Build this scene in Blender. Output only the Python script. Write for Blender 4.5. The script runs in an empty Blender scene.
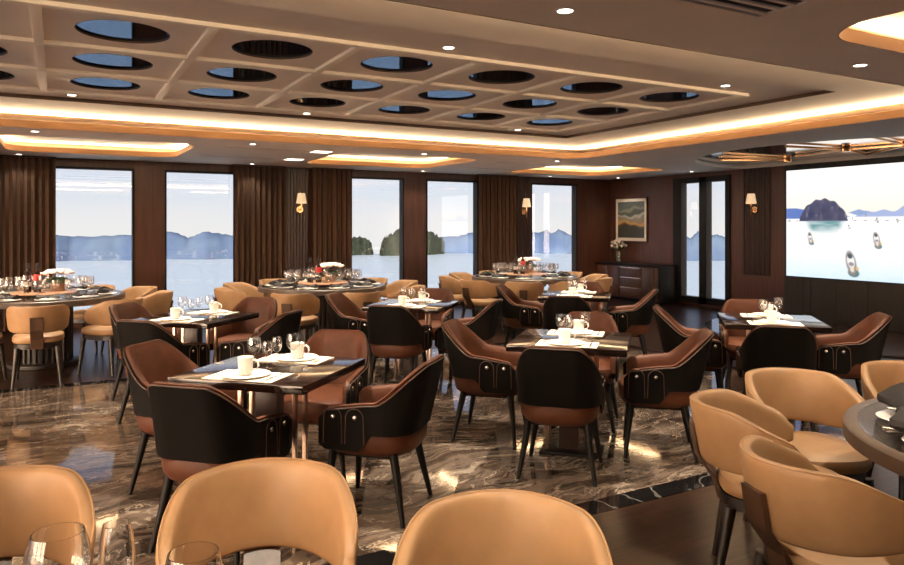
import bpy, bmesh, math, random
import numpy as np
from mathutils import Vector, Matrix
random.seed(7)
sc = bpy.context.scene
C = sc.collection
PI = math.pi
R = math.radians

# ------------------------------------------------------------------ camera, world, exposure
cam_d = bpy.data.cameras.new('camera')
cam = bpy.data.objects.new('camera', cam_d); C.objects.link(cam)
YAW = 28.9
cam.location = (0, 0, 1.5); cam.rotation_euler = (R(90), 0, R(-YAW))
cam_d.sensor_width = 36; cam_d.lens = 36*714/904; cam_d.shift_y = -56.5/904
cam_d.clip_start = .05; cam_d.clip_end = 3000
sc.camera = cam
sc.view_settings.view_transform = 'Standard'; sc.view_settings.look = 'None'
sc.view_settings.gamma = 1; sc.view_settings.use_curve_mapping = False
sc.view_settings.exposure = 1.36
cy = sc.cycles
cy.use_denoising = True
try: cy.denoiser = 'OPENIMAGEDENOISE'
except Exception: pass
cy.max_bounces = 8; cy.diffuse_bounces = 4; cy.glossy_bounces = 4
cy.transmission_bounces = 8; cy.transparent_max_bounces = 24
cy.caustics_reflective = False; cy.caustics_refractive = False
cy.sample_clamp_indirect = 6.0

wd = bpy.data.worlds.new('sky'); sc.world = wd; wd.use_nodes = True
nt = wd.node_tree; N = nt.nodes; L = nt.links; N.clear()
out = N.new('ShaderNodeOutputWorld'); bgn = N.new('ShaderNodeBackground'); bgn.inputs[1].default_value = 0.37
tc = N.new('ShaderNodeTexCoord'); sep = N.new('ShaderNodeSeparateXYZ'); L.new(tc.outputs['Generated'], sep.inputs[0])
rp = N.new('ShaderNodeValToRGB'); L.new(sep.outputs[2], rp.inputs[0])
e = rp.color_ramp.elements
e[0].position = 0.0; e[0].color = (1.12, 1.10, 1.06, 1); e[1].position = .5; e[1].color = (.22, .36, .66, 1)
q = rp.color_ramp.elements.new(.06); q.color = (.92, .99, 1.10, 1)
q = rp.color_ramp.elements.new(.14); q.color = (.46, .60, .88, 1)
mp = N.new('ShaderNodeMapping'); mp.inputs['Scale'].default_value = (3.2, 3.2, 26); L.new(tc.outputs['Generated'], mp.inputs[0])
ns = N.new('ShaderNodeTexNoise'); ns.inputs['Scale'].default_value = 1.6; ns.inputs['Detail'].default_value = 6; L.new(mp.outputs[0], ns.inputs[0])
r2 = N.new('ShaderNodeValToRGB'); L.new(ns.outputs[0], r2.inputs[0])
r2.color_ramp.elements[0].position = .46; r2.color_ramp.elements[0].color = (0, 0, 0, 1)
r2.color_ramp.elements[1].position = .72; r2.color_ramp.elements[1].color = (.75, .75, .75, 1)
mx = N.new('ShaderNodeMixRGB'); L.new(r2.outputs[0], mx.inputs[0]); L.new(rp.outputs[0], mx.inputs[1]); mx.inputs[2].default_value = (1.15, 1.08, 1.08, 1)
# brighter, warmer sky added on the unseen side to lift the dim ceiling
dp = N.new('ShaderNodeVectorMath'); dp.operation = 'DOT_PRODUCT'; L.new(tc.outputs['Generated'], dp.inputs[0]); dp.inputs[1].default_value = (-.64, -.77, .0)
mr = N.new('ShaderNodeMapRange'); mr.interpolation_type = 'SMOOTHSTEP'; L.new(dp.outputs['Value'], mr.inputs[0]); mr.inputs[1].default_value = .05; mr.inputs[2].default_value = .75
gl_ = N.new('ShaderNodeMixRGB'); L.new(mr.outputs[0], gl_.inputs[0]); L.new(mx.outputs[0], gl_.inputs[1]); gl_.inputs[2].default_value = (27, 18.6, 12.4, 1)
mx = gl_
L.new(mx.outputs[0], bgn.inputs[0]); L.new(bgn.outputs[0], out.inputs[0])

WARM = (1.0, .76, .47)
def area(name, loc, size, rot, power, col=WARM, sy=None, spread=180):
    d = bpy.data.lights.new(name, 'AREA'); d.shape = 'RECTANGLE'; d.size = size[0]; d.size_y = size[1]
    d.energy = power; d.color = col; d.spread = R(spread)
    o = bpy.data.objects.new(name, d); C.objects.link(o); o.location = loc; o.rotation_euler = rot
    return o
def spot(name, loc, power, ang=70, blend=.6, col=(1, .86, .68), rad=.04, tgt=None):
    d = bpy.data.lights.new(name, 'SPOT'); d.energy = power; d.spot_size = R(ang); d.spot_blend = blend
    d.color = col; d.shadow_soft_size = rad
    o = bpy.data.objects.new(name, d); C.objects.link(o); o.location = loc
    if tgt: o.rotation_euler = (Vector(tgt)-Vector(loc)).to_track_quat('-Z', 'Y').to_euler()
    return o

ZC = 2.49                                     # lower ceiling
OPEN = (-3.0, 2.87, 6.72, 8.34)               # tray opening x0,y0,x1,y1
COVES = [(-.6, 9.05, 1.5, 11.0), (3.35, 9.05, 5.54, 11.0), (7.15, 9.05, 9.35, 11.0), (3.4, .2, 5.6, 2.33), (-.5, .2, 1.7, 2.33)]  # last cove lies out of view, added to light the near chairs
def cove_lamps(b, zl, per_m, name, inset=.10, tilt=32, spread=132):
    x0, y0, x1, y1 = b
    w, h = x1-x0, y1-y0
    # LED strips lie on the ledge outside the opening and shine up and inwards over it
    area(name, ((x0+x1)/2, y1+inset, zl), (w, .03), (R(180-tilt), 0, R(180)), per_m*w, spread=spread)
    area(name, ((x0+x1)/2, y0-inset, zl), (w, .03), (R(180-tilt), 0, 0), per_m*w, spread=spread)
    area(name, (x1+inset, (y0+y1)/2, zl), (h, .03), (R(180-tilt), 0, R(90)), per_m*h, spread=spread)
    area(name, (x0-inset, (y0+y1)/2, zl), (h, .03), (R(180-tilt), 0, R(-90)), per_m*h, spread=spread)
cove_lamps(OPEN, ZC+.085, 7.5, 'tray_led')
for b in COVES: cove_lamps(b, ZC+.075, 4.6, 'cove_led', .08)

TABLES = {'a': (1.0, 3.78), 'b': (3.0, 3.78), 'c': (5.0, 3.78), 'd': (1.0, 6.22), 'e': (3.0, 6.22), 'f': (5.0, 6.22)}
ROUND = {'p': (-.13, 8.9), 'q': (2.95, 8.74), 'r': (6.13, 8.83), 's': (3.13, 1.04), 't': (.144, .777)}
for k, (x, y) in TABLES.items(): spot('table_spot', (x, y, 2.63), 185, 50, .6, tgt=(x, y, 0))
for k, (x, y) in ROUND.items(): spot('round_spot', (x, y, 2.44), 75 if y > 5 else (95 if k == 't' else 50), 110, .7, tgt=(x, y, 0))

# ------------------------------------------------------------------ materials
def mat(name, col, rough=.5, metal=0, spec=.5, emit=None, es=0, coat=0):
    m = bpy.data.materials.new(name); m.use_nodes = True
    b = m.node_tree.nodes['Principled BSDF']
    b.inputs['Base Color'].default_value = (*col, 1); b.inputs['Roughness'].default_value = rough
    b.inputs['Metallic'].default_value = metal; b.inputs['Specular IOR Level'].default_value = spec
    if coat: b.inputs['Coat Weight'].default_value = coat; b.inputs['Coat Roughness'].default_value = .05
    if emit: b.inputs['Emission Color'].default_value = (*emit, 1); b.inputs['Emission Strength'].default_value = es
    return m
def nodes(m): return m.node_tree.nodes, m.node_tree.links, m.node_tree.nodes['Principled BSDF']
def noise_col(m, c1, c2, scale=(1, 1, 1), ns=5, detail=5, lo=.35, hi=.65, bump=0, dist=0):
    n, l, b = nodes(m)
    t = n.new('ShaderNodeTexCoord'); mp = n.new('ShaderNodeMapping'); mp.inputs['Scale'].default_value = scale
    l.new(t.outputs['Object'], mp.inputs[0])
    x = n.new('ShaderNodeTexNoise'); x.inputs['Scale'].default_value = ns; x.inputs['Detail'].default_value = detail; x.inputs['Distortion'].default_value = dist
    l.new(mp.outputs[0], x.inputs[0])
    r = n.new('ShaderNodeValToRGB'); l.new(x.outputs[0], r.inputs[0])
    r.color_ramp.elements[0].position = lo; r.color_ramp.elements[0].color = (*c1, 1)
    r.color_ramp.elements[1].position = hi; r.color_ramp.elements[1].color = (*c2, 1)
    l.new(r.outputs[0], b.inputs['Base Color'])
    if bump:
        bp = n.new('ShaderNodeBump'); bp.inputs['Strength'].default_value = bump; bp.inputs['Distance'].default_value = .01
        l.new(x.outputs[0], bp.inputs['Height']); l.new(bp.outputs[0], b.inputs['Normal'])
    return m
M = {}
M['ceil'] = noise_col(mat('ceiling_paint', (.5, .42, .35), .75), (.86, .74, .63), (.89, .77, .66), (1, 1, 1), 3)
M['recess'] = mat('recess_bronze', (.10, .05, .025), .5)
M['walnut'] = noise_col(mat('walnut_veneer', (.06, .02, .012), .38), (.040, .014, .008), (.085, .030, .017), (14, 14, .5), 3, 6, .3, .7)
M['walnut_d'] = noise_col(mat('walnut_dark', (.03, .012, .008), .4), (.022, .009, .006), (.042, .016, .010), (14, 14, .5), 3, 6, .3, .7)
M['frame_blk'] = mat('black_metal', (.005, .005, .005), .6, spec=.25)
M['charcoal'] = noise_col(mat('charcoal_panel', (.012, .010, .009), .5), (.010, .008, .007), (.016, .013, .011), (8, 8, 1), 4)
M['curtain'] = noise_col(mat('curtain_cloth', (.075, .042, .027), .85, spec=.2), (.062, .035, .022), (.088, .050, .032), (60, 60, 2), 4)
M['tan'] = noise_col(mat('tan_leather', (.56, .32, .14), .48), (.33, .190, .090), (.365, .214, .103), (1, 1, 1), 14, 3, bump=.04)
M['brown'] = noise_col(mat('brown_leather', (.09, .028, .012), .55, spec=.3), (.068, .0205, .0085), (.085, .026, .0105), (1, 1, 1), 14, 3, bump=.04)
M['shell'] = mat('black_hide', (.0032, .0024, .002), .65, spec=.12)
M['stitch'] = mat('shell_seam', (.07, .035, .022), .55)
M['rivet'] = mat('rivet_steel', (.75, .73, .70), .2, 1)
M['legblk'] = mat('black_wood', (.004, .003, .0025), .5, spec=.2)
M['legwood'] = noise_col(mat('dark_oak', (.03, .016, .01), .4), (.009, .006, .0045), (.018, .011, .007), (10, 10, 1), 4)
M['slat'] = noise_col(mat('slat_walnut', (.10, .05, .028), .4), (.050, .025, .014), (.085, .043, .024), (12, 12, 1), 4)
M['top'] = noise_col(mat('lacquer_top', (.02, .011, .008), .10), (.008, .005, .004), (.015, .008, .006), (2, 14, 2), 5)
M['post'] = mat('bronze_post', (.42, .30, .23), .3, 1)
M['mat'] = noise_col(mat('placemat_cloth', (.72, .66, .55), .8), (.70, .64, .53), (.75, .69, .58), (1, 1, 1), 90, 2)
M['china'] = mat('white_china', (.86, .83, .77), .22)
M['steel'] = mat('cutlery_steel', (.65, .62, .56), .22, 1)
M['rtop'] = noise_col(mat('round_top_stone', (.10, .07, .055), .14), (.025, .018, .016), (.06, .045, .037), (1, 1, 1), 6, 6)
M['rim'] = noise_col(mat('round_rim', (.11, .07, .05), .4), (.050, .034, .026), (.075, .050, .037), (1, 1, 1), 10)
M['susan'] = noise_col(mat('turntable_wood', (.45, .24, .14), .3), (.40, .21, .12), (.50, .28, .17), (2, 14, 2), 5)
M['drum'] = mat('fluted_drum', (.014, .010, .008), .4)
M['napkin'] = mat('black_napkin', (.012, .011, .012), .65)
M['bottle'] = mat('wine_bottle', (.020, .006, .006), .08)
M['redlab'] = mat('red_label', (.50, .030, .020), .5)
M['whitelab'] = mat('pale_label', (.62, .55, .48), .6)
M['flower'] = noise_col(mat('white_petals', (.80, .72, .66), .7), (.70, .50, .44), (.85, .80, .74), (1, 1, 1), 20)
M['green'] = noise_col(mat('leaf_green', (.05, .09, .03), .6), (.03, .06, .02), (.09, .13, .05), (1, 1, 1), 12)
M['brass'] = mat('polished_brass', (.72, .42, .20), .25, 1)
M['cream'] = mat('cream_shade', (.80, .66, .45), .7, emit=(1, .70, .42), es=.22)
M['mirror'] = mat('mirror_disc', (.045, .075, .12), .03, 1)
mm = bpy.data.materials.new('smoked_mirror'); mm.use_nodes = True; mn = mm.node_tree.nodes; mn.clear()
mg = mn.new('ShaderNodeBsdfGlossy'); mg.inputs[0].default_value = (.17, .23, .32, 1); mg.inputs['Roughness'].default_value = .02
mo = mn.new('ShaderNodeOutputMaterial'); mm.node_tree.links.new(mg.outputs[0], mo.inputs[0]); M['mirror'] = mm
M['bmirror'] = mat('bronze_mirror', (.80, .69, .60), .07, 1)
M['spotlamp'] = mat('lamp_lens', (.9, .9, .85), .4, emit=(1, .92, .78), es=4)
M['white'] = mat('white_paint', (.75, .70, .62), .5)
M['panel_lamp'] = mat('panel_lamp', (.9, .9, .9), .4, emit=(1, .86, .66), es=1.6)
M['picmount'] = mat('picture_mount', (.66, .60, .52), .7)
M['rock'] = None

def glassy(name, tint=(1, 1, 1), ior=1.45, k=1.0, rough=.0):
    m = bpy.data.materials.new(name); m.use_nodes = True
    n, l = m.node_tree.nodes, m.node_tree.links; n.clear()
    o = n.new('ShaderNodeOutputMaterial'); mx = n.new('ShaderNodeMixShader')
    t = n.new('ShaderNodeBsdfTransparent'); t.inputs[0].default_value = (*tint, 1)
    g = n.new('ShaderNodeBsdfGlossy'); g.inputs['Roughness'].default_value = rough
    # Schlick reflectance, the same from both sides of the sheet
    ge = n.new('ShaderNodeNewGeometry'); dt = n.new('ShaderNodeVectorMath'); dt.operation = 'DOT_PRODUCT'
    l.new(ge.outputs['Incoming'], dt.inputs[0]); l.new(ge.outputs['Normal'], dt.inputs[1])
    last = dt.outputs['Value']; r0 = ((ior-1)/(ior+1))**2
    for op, v in (('ABSOLUTE', None), ('SUBTRACT', 1), ('POWER', 5), ('MULTIPLY', (1-r0)*k), ('ADD', r0*k)):
        q_ = n.new('ShaderNodeMath'); q_.operation = op
        if op == 'SUBTRACT': q_.inputs[0].default_value = 1; l.new(last, q_.inputs[1])
        else:
            l.new(last, q_.inputs[0])
            if v is not None: q_.inputs[1].default_value = v
        q_.use_clamp = op != 'ABSOLUTE'
        last = q_.outputs[0]
    l.new(last, mx.inputs[0]); l.new(t.outputs[0], mx.inputs[1]); l.new(g.outputs[0], mx.inputs[2]); l.new(mx.outputs[0], o.inputs[0])
    return m
M['pane'] = glassy('window_glass', (.97, .98, .99), 1.5, 2.0)
M['glass'] = glassy('stemware', (.975, .975, .975), 1.5, 2.2, .0)
gl = bpy.data.materials.new('thick_glass'); gl.use_nodes = True
b = gl.node_tree.nodes['Principled BSDF']; b.inputs['Transmission Weight'].default_value = 1; b.inputs['Roughness'].default_value = 0; b.inputs['IOR'].default_value = 1.45; b.inputs['Base Color'].default_value = (1, 1, 1, 1)
M['thick'] = gl

def marble():
    m = mat('brown_marble', (.1, .08, .06), .055)
    n, l, b = nodes(m)
    t = n.new('ShaderNodeTexCoord')
    w0 = n.new('ShaderNodeTexNoise'); w0.inputs['Scale'].default_value = .8; w0.inputs['Detail'].default_value = 3; l.new(t.outputs['Object'], w0.inputs[0])
    add = n.new('ShaderNodeMixRGB'); add.blend_type = 'ADD'; add.inputs[0].default_value = 1.6; l.new(t.outputs['Object'], add.inputs[1]); l.new(w0.outputs['Color'], add.inputs[2])
    mp = n.new('ShaderNodeMapping'); mp.inputs['Scale'].default_value = (.75, 4.2, 1); mp.inputs['Rotation'].default_value = (0, 0, R(-20)); l.new(add.outputs[0], mp.inputs[0])
    x = n.new('ShaderNodeTexNoise'); x.inputs['Scale'].default_value = 1.5; x.inputs['Detail'].default_value = 10; x.inputs['Roughness'].default_value = .68; x.inputs['Distortion'].default_value = .8
    l.new(mp.outputs[0], x.inputs[0])
    r = n.new('ShaderNodeValToRGB'); l.new(x.outputs[0], r.inputs[0])
    E_ = r.color_ramp.elements
    E_[0].position = .30; E_[0].color = (.020, .012, .009, 1); E_[1].position = .72; E_[1].color = (.48, .40, .32, 1)
    for p, c in ((.40, (.050, .034, .025)), (.47, (.105, .075, .056)), (.53, (.165, .122, .093)), (.565, (.060, .042, .031)), (.62, (.22, .17, .13))):
        z = E_.new(p); z.color = (*c, 1)
    m2 = n.new('ShaderNodeMapping'); m2.inputs['Scale'].default_value = (1.0, 1.9, 1); m2.inputs['Rotation'].default_value = (0, 0, R(35)); l.new(add.outputs[0], m2.inputs[0])
    v = n.new('ShaderNodeTexNoise'); v.inputs['Scale'].default_value = 1.6; v.inputs['Detail'].default_value = 7; v.inputs['Roughness'].default_value = .6; l.new(m2.outputs[0], v.inputs[0])
    ab = n.new('ShaderNodeMath'); ab.operation = 'SUBTRACT'; ab.inputs[1].default_value = .5; l.new(v.outputs[0], ab.inputs[0])
    a2 = n.new('ShaderNodeMath'); a2.operation = 'ABSOLUTE'; l.new(ab.outputs[0], a2.inputs[0])
    rv = n.new('ShaderNodeValToRGB'); l.new(a2.outputs[0], rv.inputs[0])
    rv.color_ramp.elements[0].position = .0; rv.color_ramp.elements[0].color = (.55, .55, .55, 1); rv.color_ramp.elements[1].position = .009; rv.color_ramp.elements[1].color = (0, 0, 0, 1)
    mx = n.new('ShaderNodeMixRGB'); l.new(rv.outputs[0], mx.inputs[0]); l.new(r.outputs[0], mx.inputs[1]); mx.inputs[2].default_value = (.50, .42, .33, 1)
    l.new(mx.outputs[0], b.inputs['Base Color'])
    return m
M['marble'] = marble()
def veined_black():
    m = mat('black_marble', (.01, .01, .01), .05)
    n, l, b = nodes(m)
    t = n.new('ShaderNodeTexCoord')
    v = n.new('ShaderNodeTexWave'); v.inputs['Scale'].default_value = 1.2; v.inputs['Distortion'].default_value = 18; v.inputs['Detail'].default_value = 4
    l.new(t.outputs['Object'], v.inputs[0])
    rv = n.new('ShaderNodeValToRGB'); l.new(v.outputs['Fac'], rv.inputs[0])
    rv.color_ramp.elements[0].position = .97; rv.color_ramp.elements[0].color = (.008, .007, .007, 1); rv.color_ramp.elements[1].position = 1; rv.color_ramp.elements[1].color = (.10, .095, .09, 1)
    l.new(rv.outputs[0], b.inputs['Base Color']); return m
M['blackmarble'] = veined_black()
def planks(name, c1, c2, rot, rough):
    m = mat(name, c1, rough, spec=.2)
    n, l, b = nodes(m)
    t = n.new('ShaderNodeTexCoord'); mp = n.new('ShaderNodeMapping'); mp.inputs['Rotation'].default_value = (0, 0, R(rot)); l.new(t.outputs['Object'], mp.inputs[0])
    br = n.new('ShaderNodeTexBrick'); br.inputs['Scale'].default_value = 1; br.inputs['Brick Width'].default_value = 1.4; br.inputs['Row Height'].default_value = .13; br.inputs['Mortar Size'].default_value = .0025
    br.inputs['Color1'].default_value = (*c1, 1); br.inputs['Color2'].default_value = (*c2, 1); br.inputs['Mortar'].default_value = (.004, .003, .002, 1); br.offset = .37
    l.new(mp.outputs[0], br.inputs[0])
    m2 = n.new('ShaderNodeMapping'); m2.inputs['Scale'].default_value = (1.2, 16, 1); m2.inputs['Rotation'].default_value = (0, 0, R(rot)); l.new(t.outputs['Object'], m2.inputs[0])
    x = n.new('ShaderNodeTexNoise'); x.inputs['Scale'].default_value = 3; x.inputs['Detail'].default_value = 6; l.new(m2.outputs[0], x.inputs[0])
    r = n.new('ShaderNodeValToRGB'); r.color_ramp.elements[0].color = (.30, .30, .30, 1); r.color_ramp.elements[1].color = (1.9, 1.9, 1.9, 1); r.color_ramp.elements[0].position = .3; r.color_ramp.elements[1].position = .7
    l.new(x.outputs[0], r.inputs[0])
    mx = n.new('ShaderNodeMixRGB'); mx.blend_type = 'MULTIPLY'; mx.inputs[0].default_value = 1; l.new(br.outputs[0], mx.inputs[1]); l.new(r.outputs[0], mx.inputs[2])
    l.new(mx.outputs[0], b.inputs['Base Color']); return m
M['wood'] = planks('dark_planks', (.030, .0135, .0075), (.015, .0070, .0042), 0, .30)
M['disc'] = planks('disc_planks', (.085, .045, .030), (.06, .032, .022), 45, .25)

# ------------------------------------------------------------------ mesh helpers
def finish(name, bm, m, parent=None, loc=None, rz=0, ang=38, smooth=True, label=None):
    bmesh.ops.recalc_face_normals(bm, faces=bm.faces)
    bm.normal_update()
    for f in bm.faces: f.smooth = smooth
    ca = R(ang)
    for ed in bm.edges:
        if len(ed.link_faces) == 2: ed.smooth = ed.calc_face_angle(0) < ca
    me = bpy.data.meshes.new(name); bm.to_mesh(me); bm.free()
    ms = m if isinstance(m, (list, tuple)) else [m]
    for x in ms: me.materials.append(x)
    o = bpy.data.objects.new(name, me); C.objects.link(o)
    if parent: o.parent = parent
    if loc: o.location = loc
    o.rotation_euler.z = rz
    if label: o['label'] = label
    return o
def tag(o, label, cat, group=None, kind=None):
    o['label'] = label; o['category'] = cat
    if group: o['group'] = group
    if kind: o['kind'] = kind
    return o
def thing(name, label, cat, loc=(0, 0, 0), rz=0, group=None):
    o = bpy.data.objects.new(name, None); C.objects.link(o); o.empty_display_size = .1
    o.location = loc; o.rotation_euler = (0, 0, rz)
    return tag(o, label, cat, group)
def structure(o, label=None):
    o['kind'] = 'structure'
    if label: o['label'] = label
    return o
def dup(root, loc, rz, label=None, group=None):
    r = root.copy(); C.objects.link(r); r.location = loc; r.rotation_euler = (0, 0, rz)
    if label: r['label'] = label
    if group: r['group'] = group
    for ch in list(root.children):
        c = ch.copy(); C.objects.link(c); c.parent = r
        for g in list(ch.children):
            d = g.copy(); C.objects.link(d); d.parent = c
    return r
def bx(bm, c, s, bev=0, mi=0, rot=None, seg=2):
    g = bmesh.ops.create_cube(bm, size=1)['verts']
    mt = Matrix.Translation(c) @ (rot.to_4x4() if rot else Matrix.Identity(4)) @ Matrix.Diagonal((*s, 1))
    bmesh.ops.transform(bm, matrix=mt, verts=g)
    fs = {f for v in g for f in v.link_faces}
    for f in fs: f.material_index = mi
    if bev:
        es = list({ed for v in g for ed in v.link_edges})
        bmesh.ops.bevel(bm, geom=es, offset=bev, segments=seg, affect='EDGES', profile=.6)
def bx2(bm, x0, y0, z0, x1, y1, z1, bev=0, mi=0): bx(bm, ((x0+x1)/2, (y0+y1)/2, (z0+z1)/2), (x1-x0, y1-y0, z1-z0), bev, mi)
def loft(bm, rings, close=True, cap=True, mi=0, loop=False):
    vs = [[bm.verts.new(p) for p in r] for r in rings]
    n = len(vs[0]); k = n if close else n-1
    prs = list(zip(vs, vs[1:]))+([(vs[-1], vs[0])] if loop else [])
    for a, b_ in prs:
        for i in range(k):
            j = (i+1) % n
            try: bm.faces.new((a[i], a[j], b_[j], b_[i])).material_index = mi
            except ValueError: pass
    if cap and not loop:
        for r in (vs[0], vs[-1]):
            try: bm.faces.new(r).material_index = mi
            except ValueError: pass
    return vs
def lathe(bm, prof, n=24, c=(0, 0, 0), mi=0, cap=True):
    rings = [[(c[0]+r*math.cos(2*PI*i/n), c[1]+r*math.sin(2*PI*i/n), c[2]+z) for i in range(n)] for r, z in prof]
    return loft(bm, rings, True, cap, mi)
def tube(bm, pts, rad, n=8, cap=True, mi=0, sq=False):
    pts = [Vector(p) for p in pts]; rings = []
    rr = rad if isinstance(rad, (list, tuple)) else [rad]*len(pts)
    for i, p in enumerate(pts):
        t = (pts[min(i+1, len(pts)-1)]-pts[max(i-1, 0)]).normalized()
        up = Vector((0, 0, 1)) if abs(t.z) < .95 else Vector((1, 0, 0))
        a = t.cross(up).normalized(); b_ = t.cross(a).normalized()
        rings.append([tuple(p+(a*math.cos(2*PI*(k+.5)/n)+b_*math.sin(2*PI*(k+.5)/n))*rr[i]) for k in range(n)])
    loft(bm, rings, True, cap, mi)
def superell(rx, ry, n=36, p=3.2, c=(0, 0)):
    o = []
    for i in range(n):
        a = 2*PI*i/n; ca, sa = math.cos(a), math.sin(a)
        o.append((c[0]+rx*math.copysign(abs(ca)**(2/p), ca), c[1]+ry*math.copysign(abs(sa)**(2/p), sa)))
    return o
def cushion(bm, rx, ry, levels, p=3.4, c=(0, 0), n=40):
    loft(bm, [[(x, y, z) for x, y in superell(rx-ins, ry-ins, n, p, c)] for ins, z in levels])
def flat(name, outer, holes, z, thick, m):
    """a flat slab with openings, filled from its outlines"""
    cu = bpy.data.curves.new(name, 'CURVE'); cu.dimensions = '2D'; cu.fill_mode = 'BOTH'; cu.extrude = thick/2
    for ol in [outer]+holes:
        s = cu.splines.new('POLY'); s.points.add(len(ol)-1); s.use_cyclic_u = True
        for pt, (x, y) in zip(s.points, ol): pt.co = (x, y, 0, 1)
    tmp = bpy.data.objects.new('t', cu); C.objects.link(tmp)
    dg = bpy.context.evaluated_depsgraph_get()
    me = bpy.data.meshes.new_from_object(tmp.evaluated_get(dg))
    bpy.data.objects.remove(tmp); bpy.data.curves.remove(cu)
    me.name = name; me.materials.clear(); me.materials.append(m)
    for v in me.vertices: v.co.z += z+thick/2
    o = bpy.data.objects.new(name, me); C.objects.link(o); return o
def rect(x0, y0, x1, y1): return [(x0, y0), (x1, y0), (x1, y1), (x0, y1)]
def rrect(x0, y0, x1, y1, r, n=8):
    o = []
    for cx_, cy_, a0 in ((x1-r, y0+r, -90), (x1-r, y1-r, 0), (x0+r, y1-r, 90), (x0+r, y0+r, 180)):
        for i in range(n+1):
            a = R(a0+90*i/n); o.append((cx_+r*math.cos(a), cy_+r*math.sin(a)))
    return o
def wallring(bm, ol, z0, z1, mi=0):
    n = len(ol); a = [bm.verts.new((x, y, z0)) for x, y in ol]; b_ = [bm.verts.new((x, y, z1)) for x, y in ol]
    for i in range(n): bm.faces.new((a[i], a[(i+1) % n], b_[(i+1) % n], b_[i])).material_index = mi

XL, XR, YN, YB = -4.2, 10.45, -2.5, 11.85
# ------------------------------------------------------------------ floor
bm = bmesh.new(); bx2(bm, XL-.2, YN-.2, -.12, XR+.2, YB+.2, 0); structure(finish('floor', bm, M['wood'], smooth=False))
MX0, MX1, MY0, MY1 = -3.2, 6.15, 3.04, 7.55
o = flat('floor_marble', rect(MX0, MY0, MX1, MY1), [], -.004, .008, M['marble']); structure(o)
o = flat('floor_border', rect(MX0-.15, MY0-.15, MX1+.15, MY1+.15), [rect(MX0, MY0, MX1, MY1)], -.004, .0075, M['blackmarble']); structure(o)
DC = (10.1, 5.95)
def arc_clip(rad, xmax, n=60):
    a0 = math.acos((xmax-DC[0])/rad); return [(DC[0]+rad*math.cos(a0+(2*PI-2*a0)*i/n), DC[1]+rad*math.sin(a0+(2*PI-2*a0)*i/n)) for i in range(n+1)]
structure(flat('floor_disc', arc_clip(2.05, 10.40), [], -.004, .008, M['disc']))
structure(flat('floor_disc_border', arc_clip(2.25, 10.42), [arc_clip(2.05, 10.40)], -.004, .0075, M['blackmarble']))

# ------------------------------------------------------------------ ceiling
holes = [rrect(*OPEN, .35)]+[rrect(*b, .32) for b in COVES]+[arc_clip(2.4, 10.40)]
structure(flat('ceiling', rect(XL, YN, XR, YB), holes, ZC, .055, M['ceil']))
PX0, PY0, PX1, PY1 = -2.1, 3.75, 5.82, 7.45
x0, y0, x1, y1 = OPEN
structure(flat('ceiling_tray', rect(x0-.49, y0-.28, x1+.49, y1+.49), [rect(PX0, PY0, PX1, PY1)], 2.645, .03, M['ceil']))
bm = bmesh.new(); wallring(bm, rect(x0-.48, y0-.27, x1+.48, y1+.48), ZC+.05, 2.66)
structure(finish('ceiling_tray_side', bm, M['ceil'], smooth=False))
bm = bmesh.new(); wallring(bm, rect(PX0+.001, PY0+.001, PX1-.001, PY1-.001), 2.6455, 2.70)
structure(finish('ceiling_recess_edge', bm, M['recess'], smooth=False))
bm = bmesh.new(); bx2(bm, XL, YN, 2.86, XR, YB, 2.92); structure(finish('ceiling_deck', bm, M['ceil'], smooth=False))
for i, b in enumerate(COVES):
    a = (b[0]-.22, b[1]-.22, b[2]+.22, b[3]+.22)
    bm = bmesh.new(); wallring(bm, rrect(*a, .4), ZC+.05, 2.63)
    vs = [bm.verts.new((x, y, 2.63)) for x, y in rrect(*a, .4)]; bm.faces.new(vs)
    structure(finish('ceiling_cove', bm, M['ceil'], smooth=False))
M['edge'] = mat('gold_edge_paint', (.36, .19, .08), .45)
for b in [OPEN]+COVES:
    bm = bmesh.new(); ol = rrect(*b, .35 if b is OPEN else .32); il = rrect(b[0]+.006, b[1]+.006, b[2]-.006, b[3]-.006, .344 if b is OPEN else .314)
    n_ = len(ol); V_ = [[bm.verts.new((x, y, z)) for x, y in l_] for l_, z in ((ol, ZC-.002), (il, ZC-.002), (il, ZC+.07), (ol, ZC+.07))]
    for r_ in range(4):
        for k_ in range(n_): bm.faces.new((V_[r_][k_], V_[r_][(k_+1) % n_], V_[(r_+1) % 4][(k_+1) % n_], V_[(r_+1) % 4][k_]))
    structure(finish('trim_cove', bm, M['edge']))
# coffered panel with round mirrors
GX = [-1.93+.912*i for i in range(9)]; GY = [4.32, 5.23, 6.14, 7.05]; MR = .265
outer = rect(PX0, PY0, PX1, PY1); hs = []; mirrors = []
for i in range(8):
    for j in range(3):
        cx_, cy_ = (GX[i]+GX[i+1])/2, (GY[j]+GY[j+1])/2
        mirrors.append((cx_, cy_, i, j)); hs.append([(cx_+MR*math.cos(2*PI*k/48), cy_+MR*math.sin(2*PI*k/48)) for k in range(48)])
structure(flat('ceiling_panel', outer, hs, 2.68, .02, M['ceil']))
bm = bmesh.new()
for x in GX: bx2(bm, x-.028, GY[0]-.02, 2.656, x+.028, GY[-1]+.02, 2.681, .005)
for y in GY: bx2(bm, GX[0]-.03, y-.028, 2.655, GX[-1]+.03, y+.028, 2.682, .005)
structure(finish('ceiling_ribs', bm, M['ceil']))
rowd = ['camera-side row', 'middle row', 'window-side row']
proto = None
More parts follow.
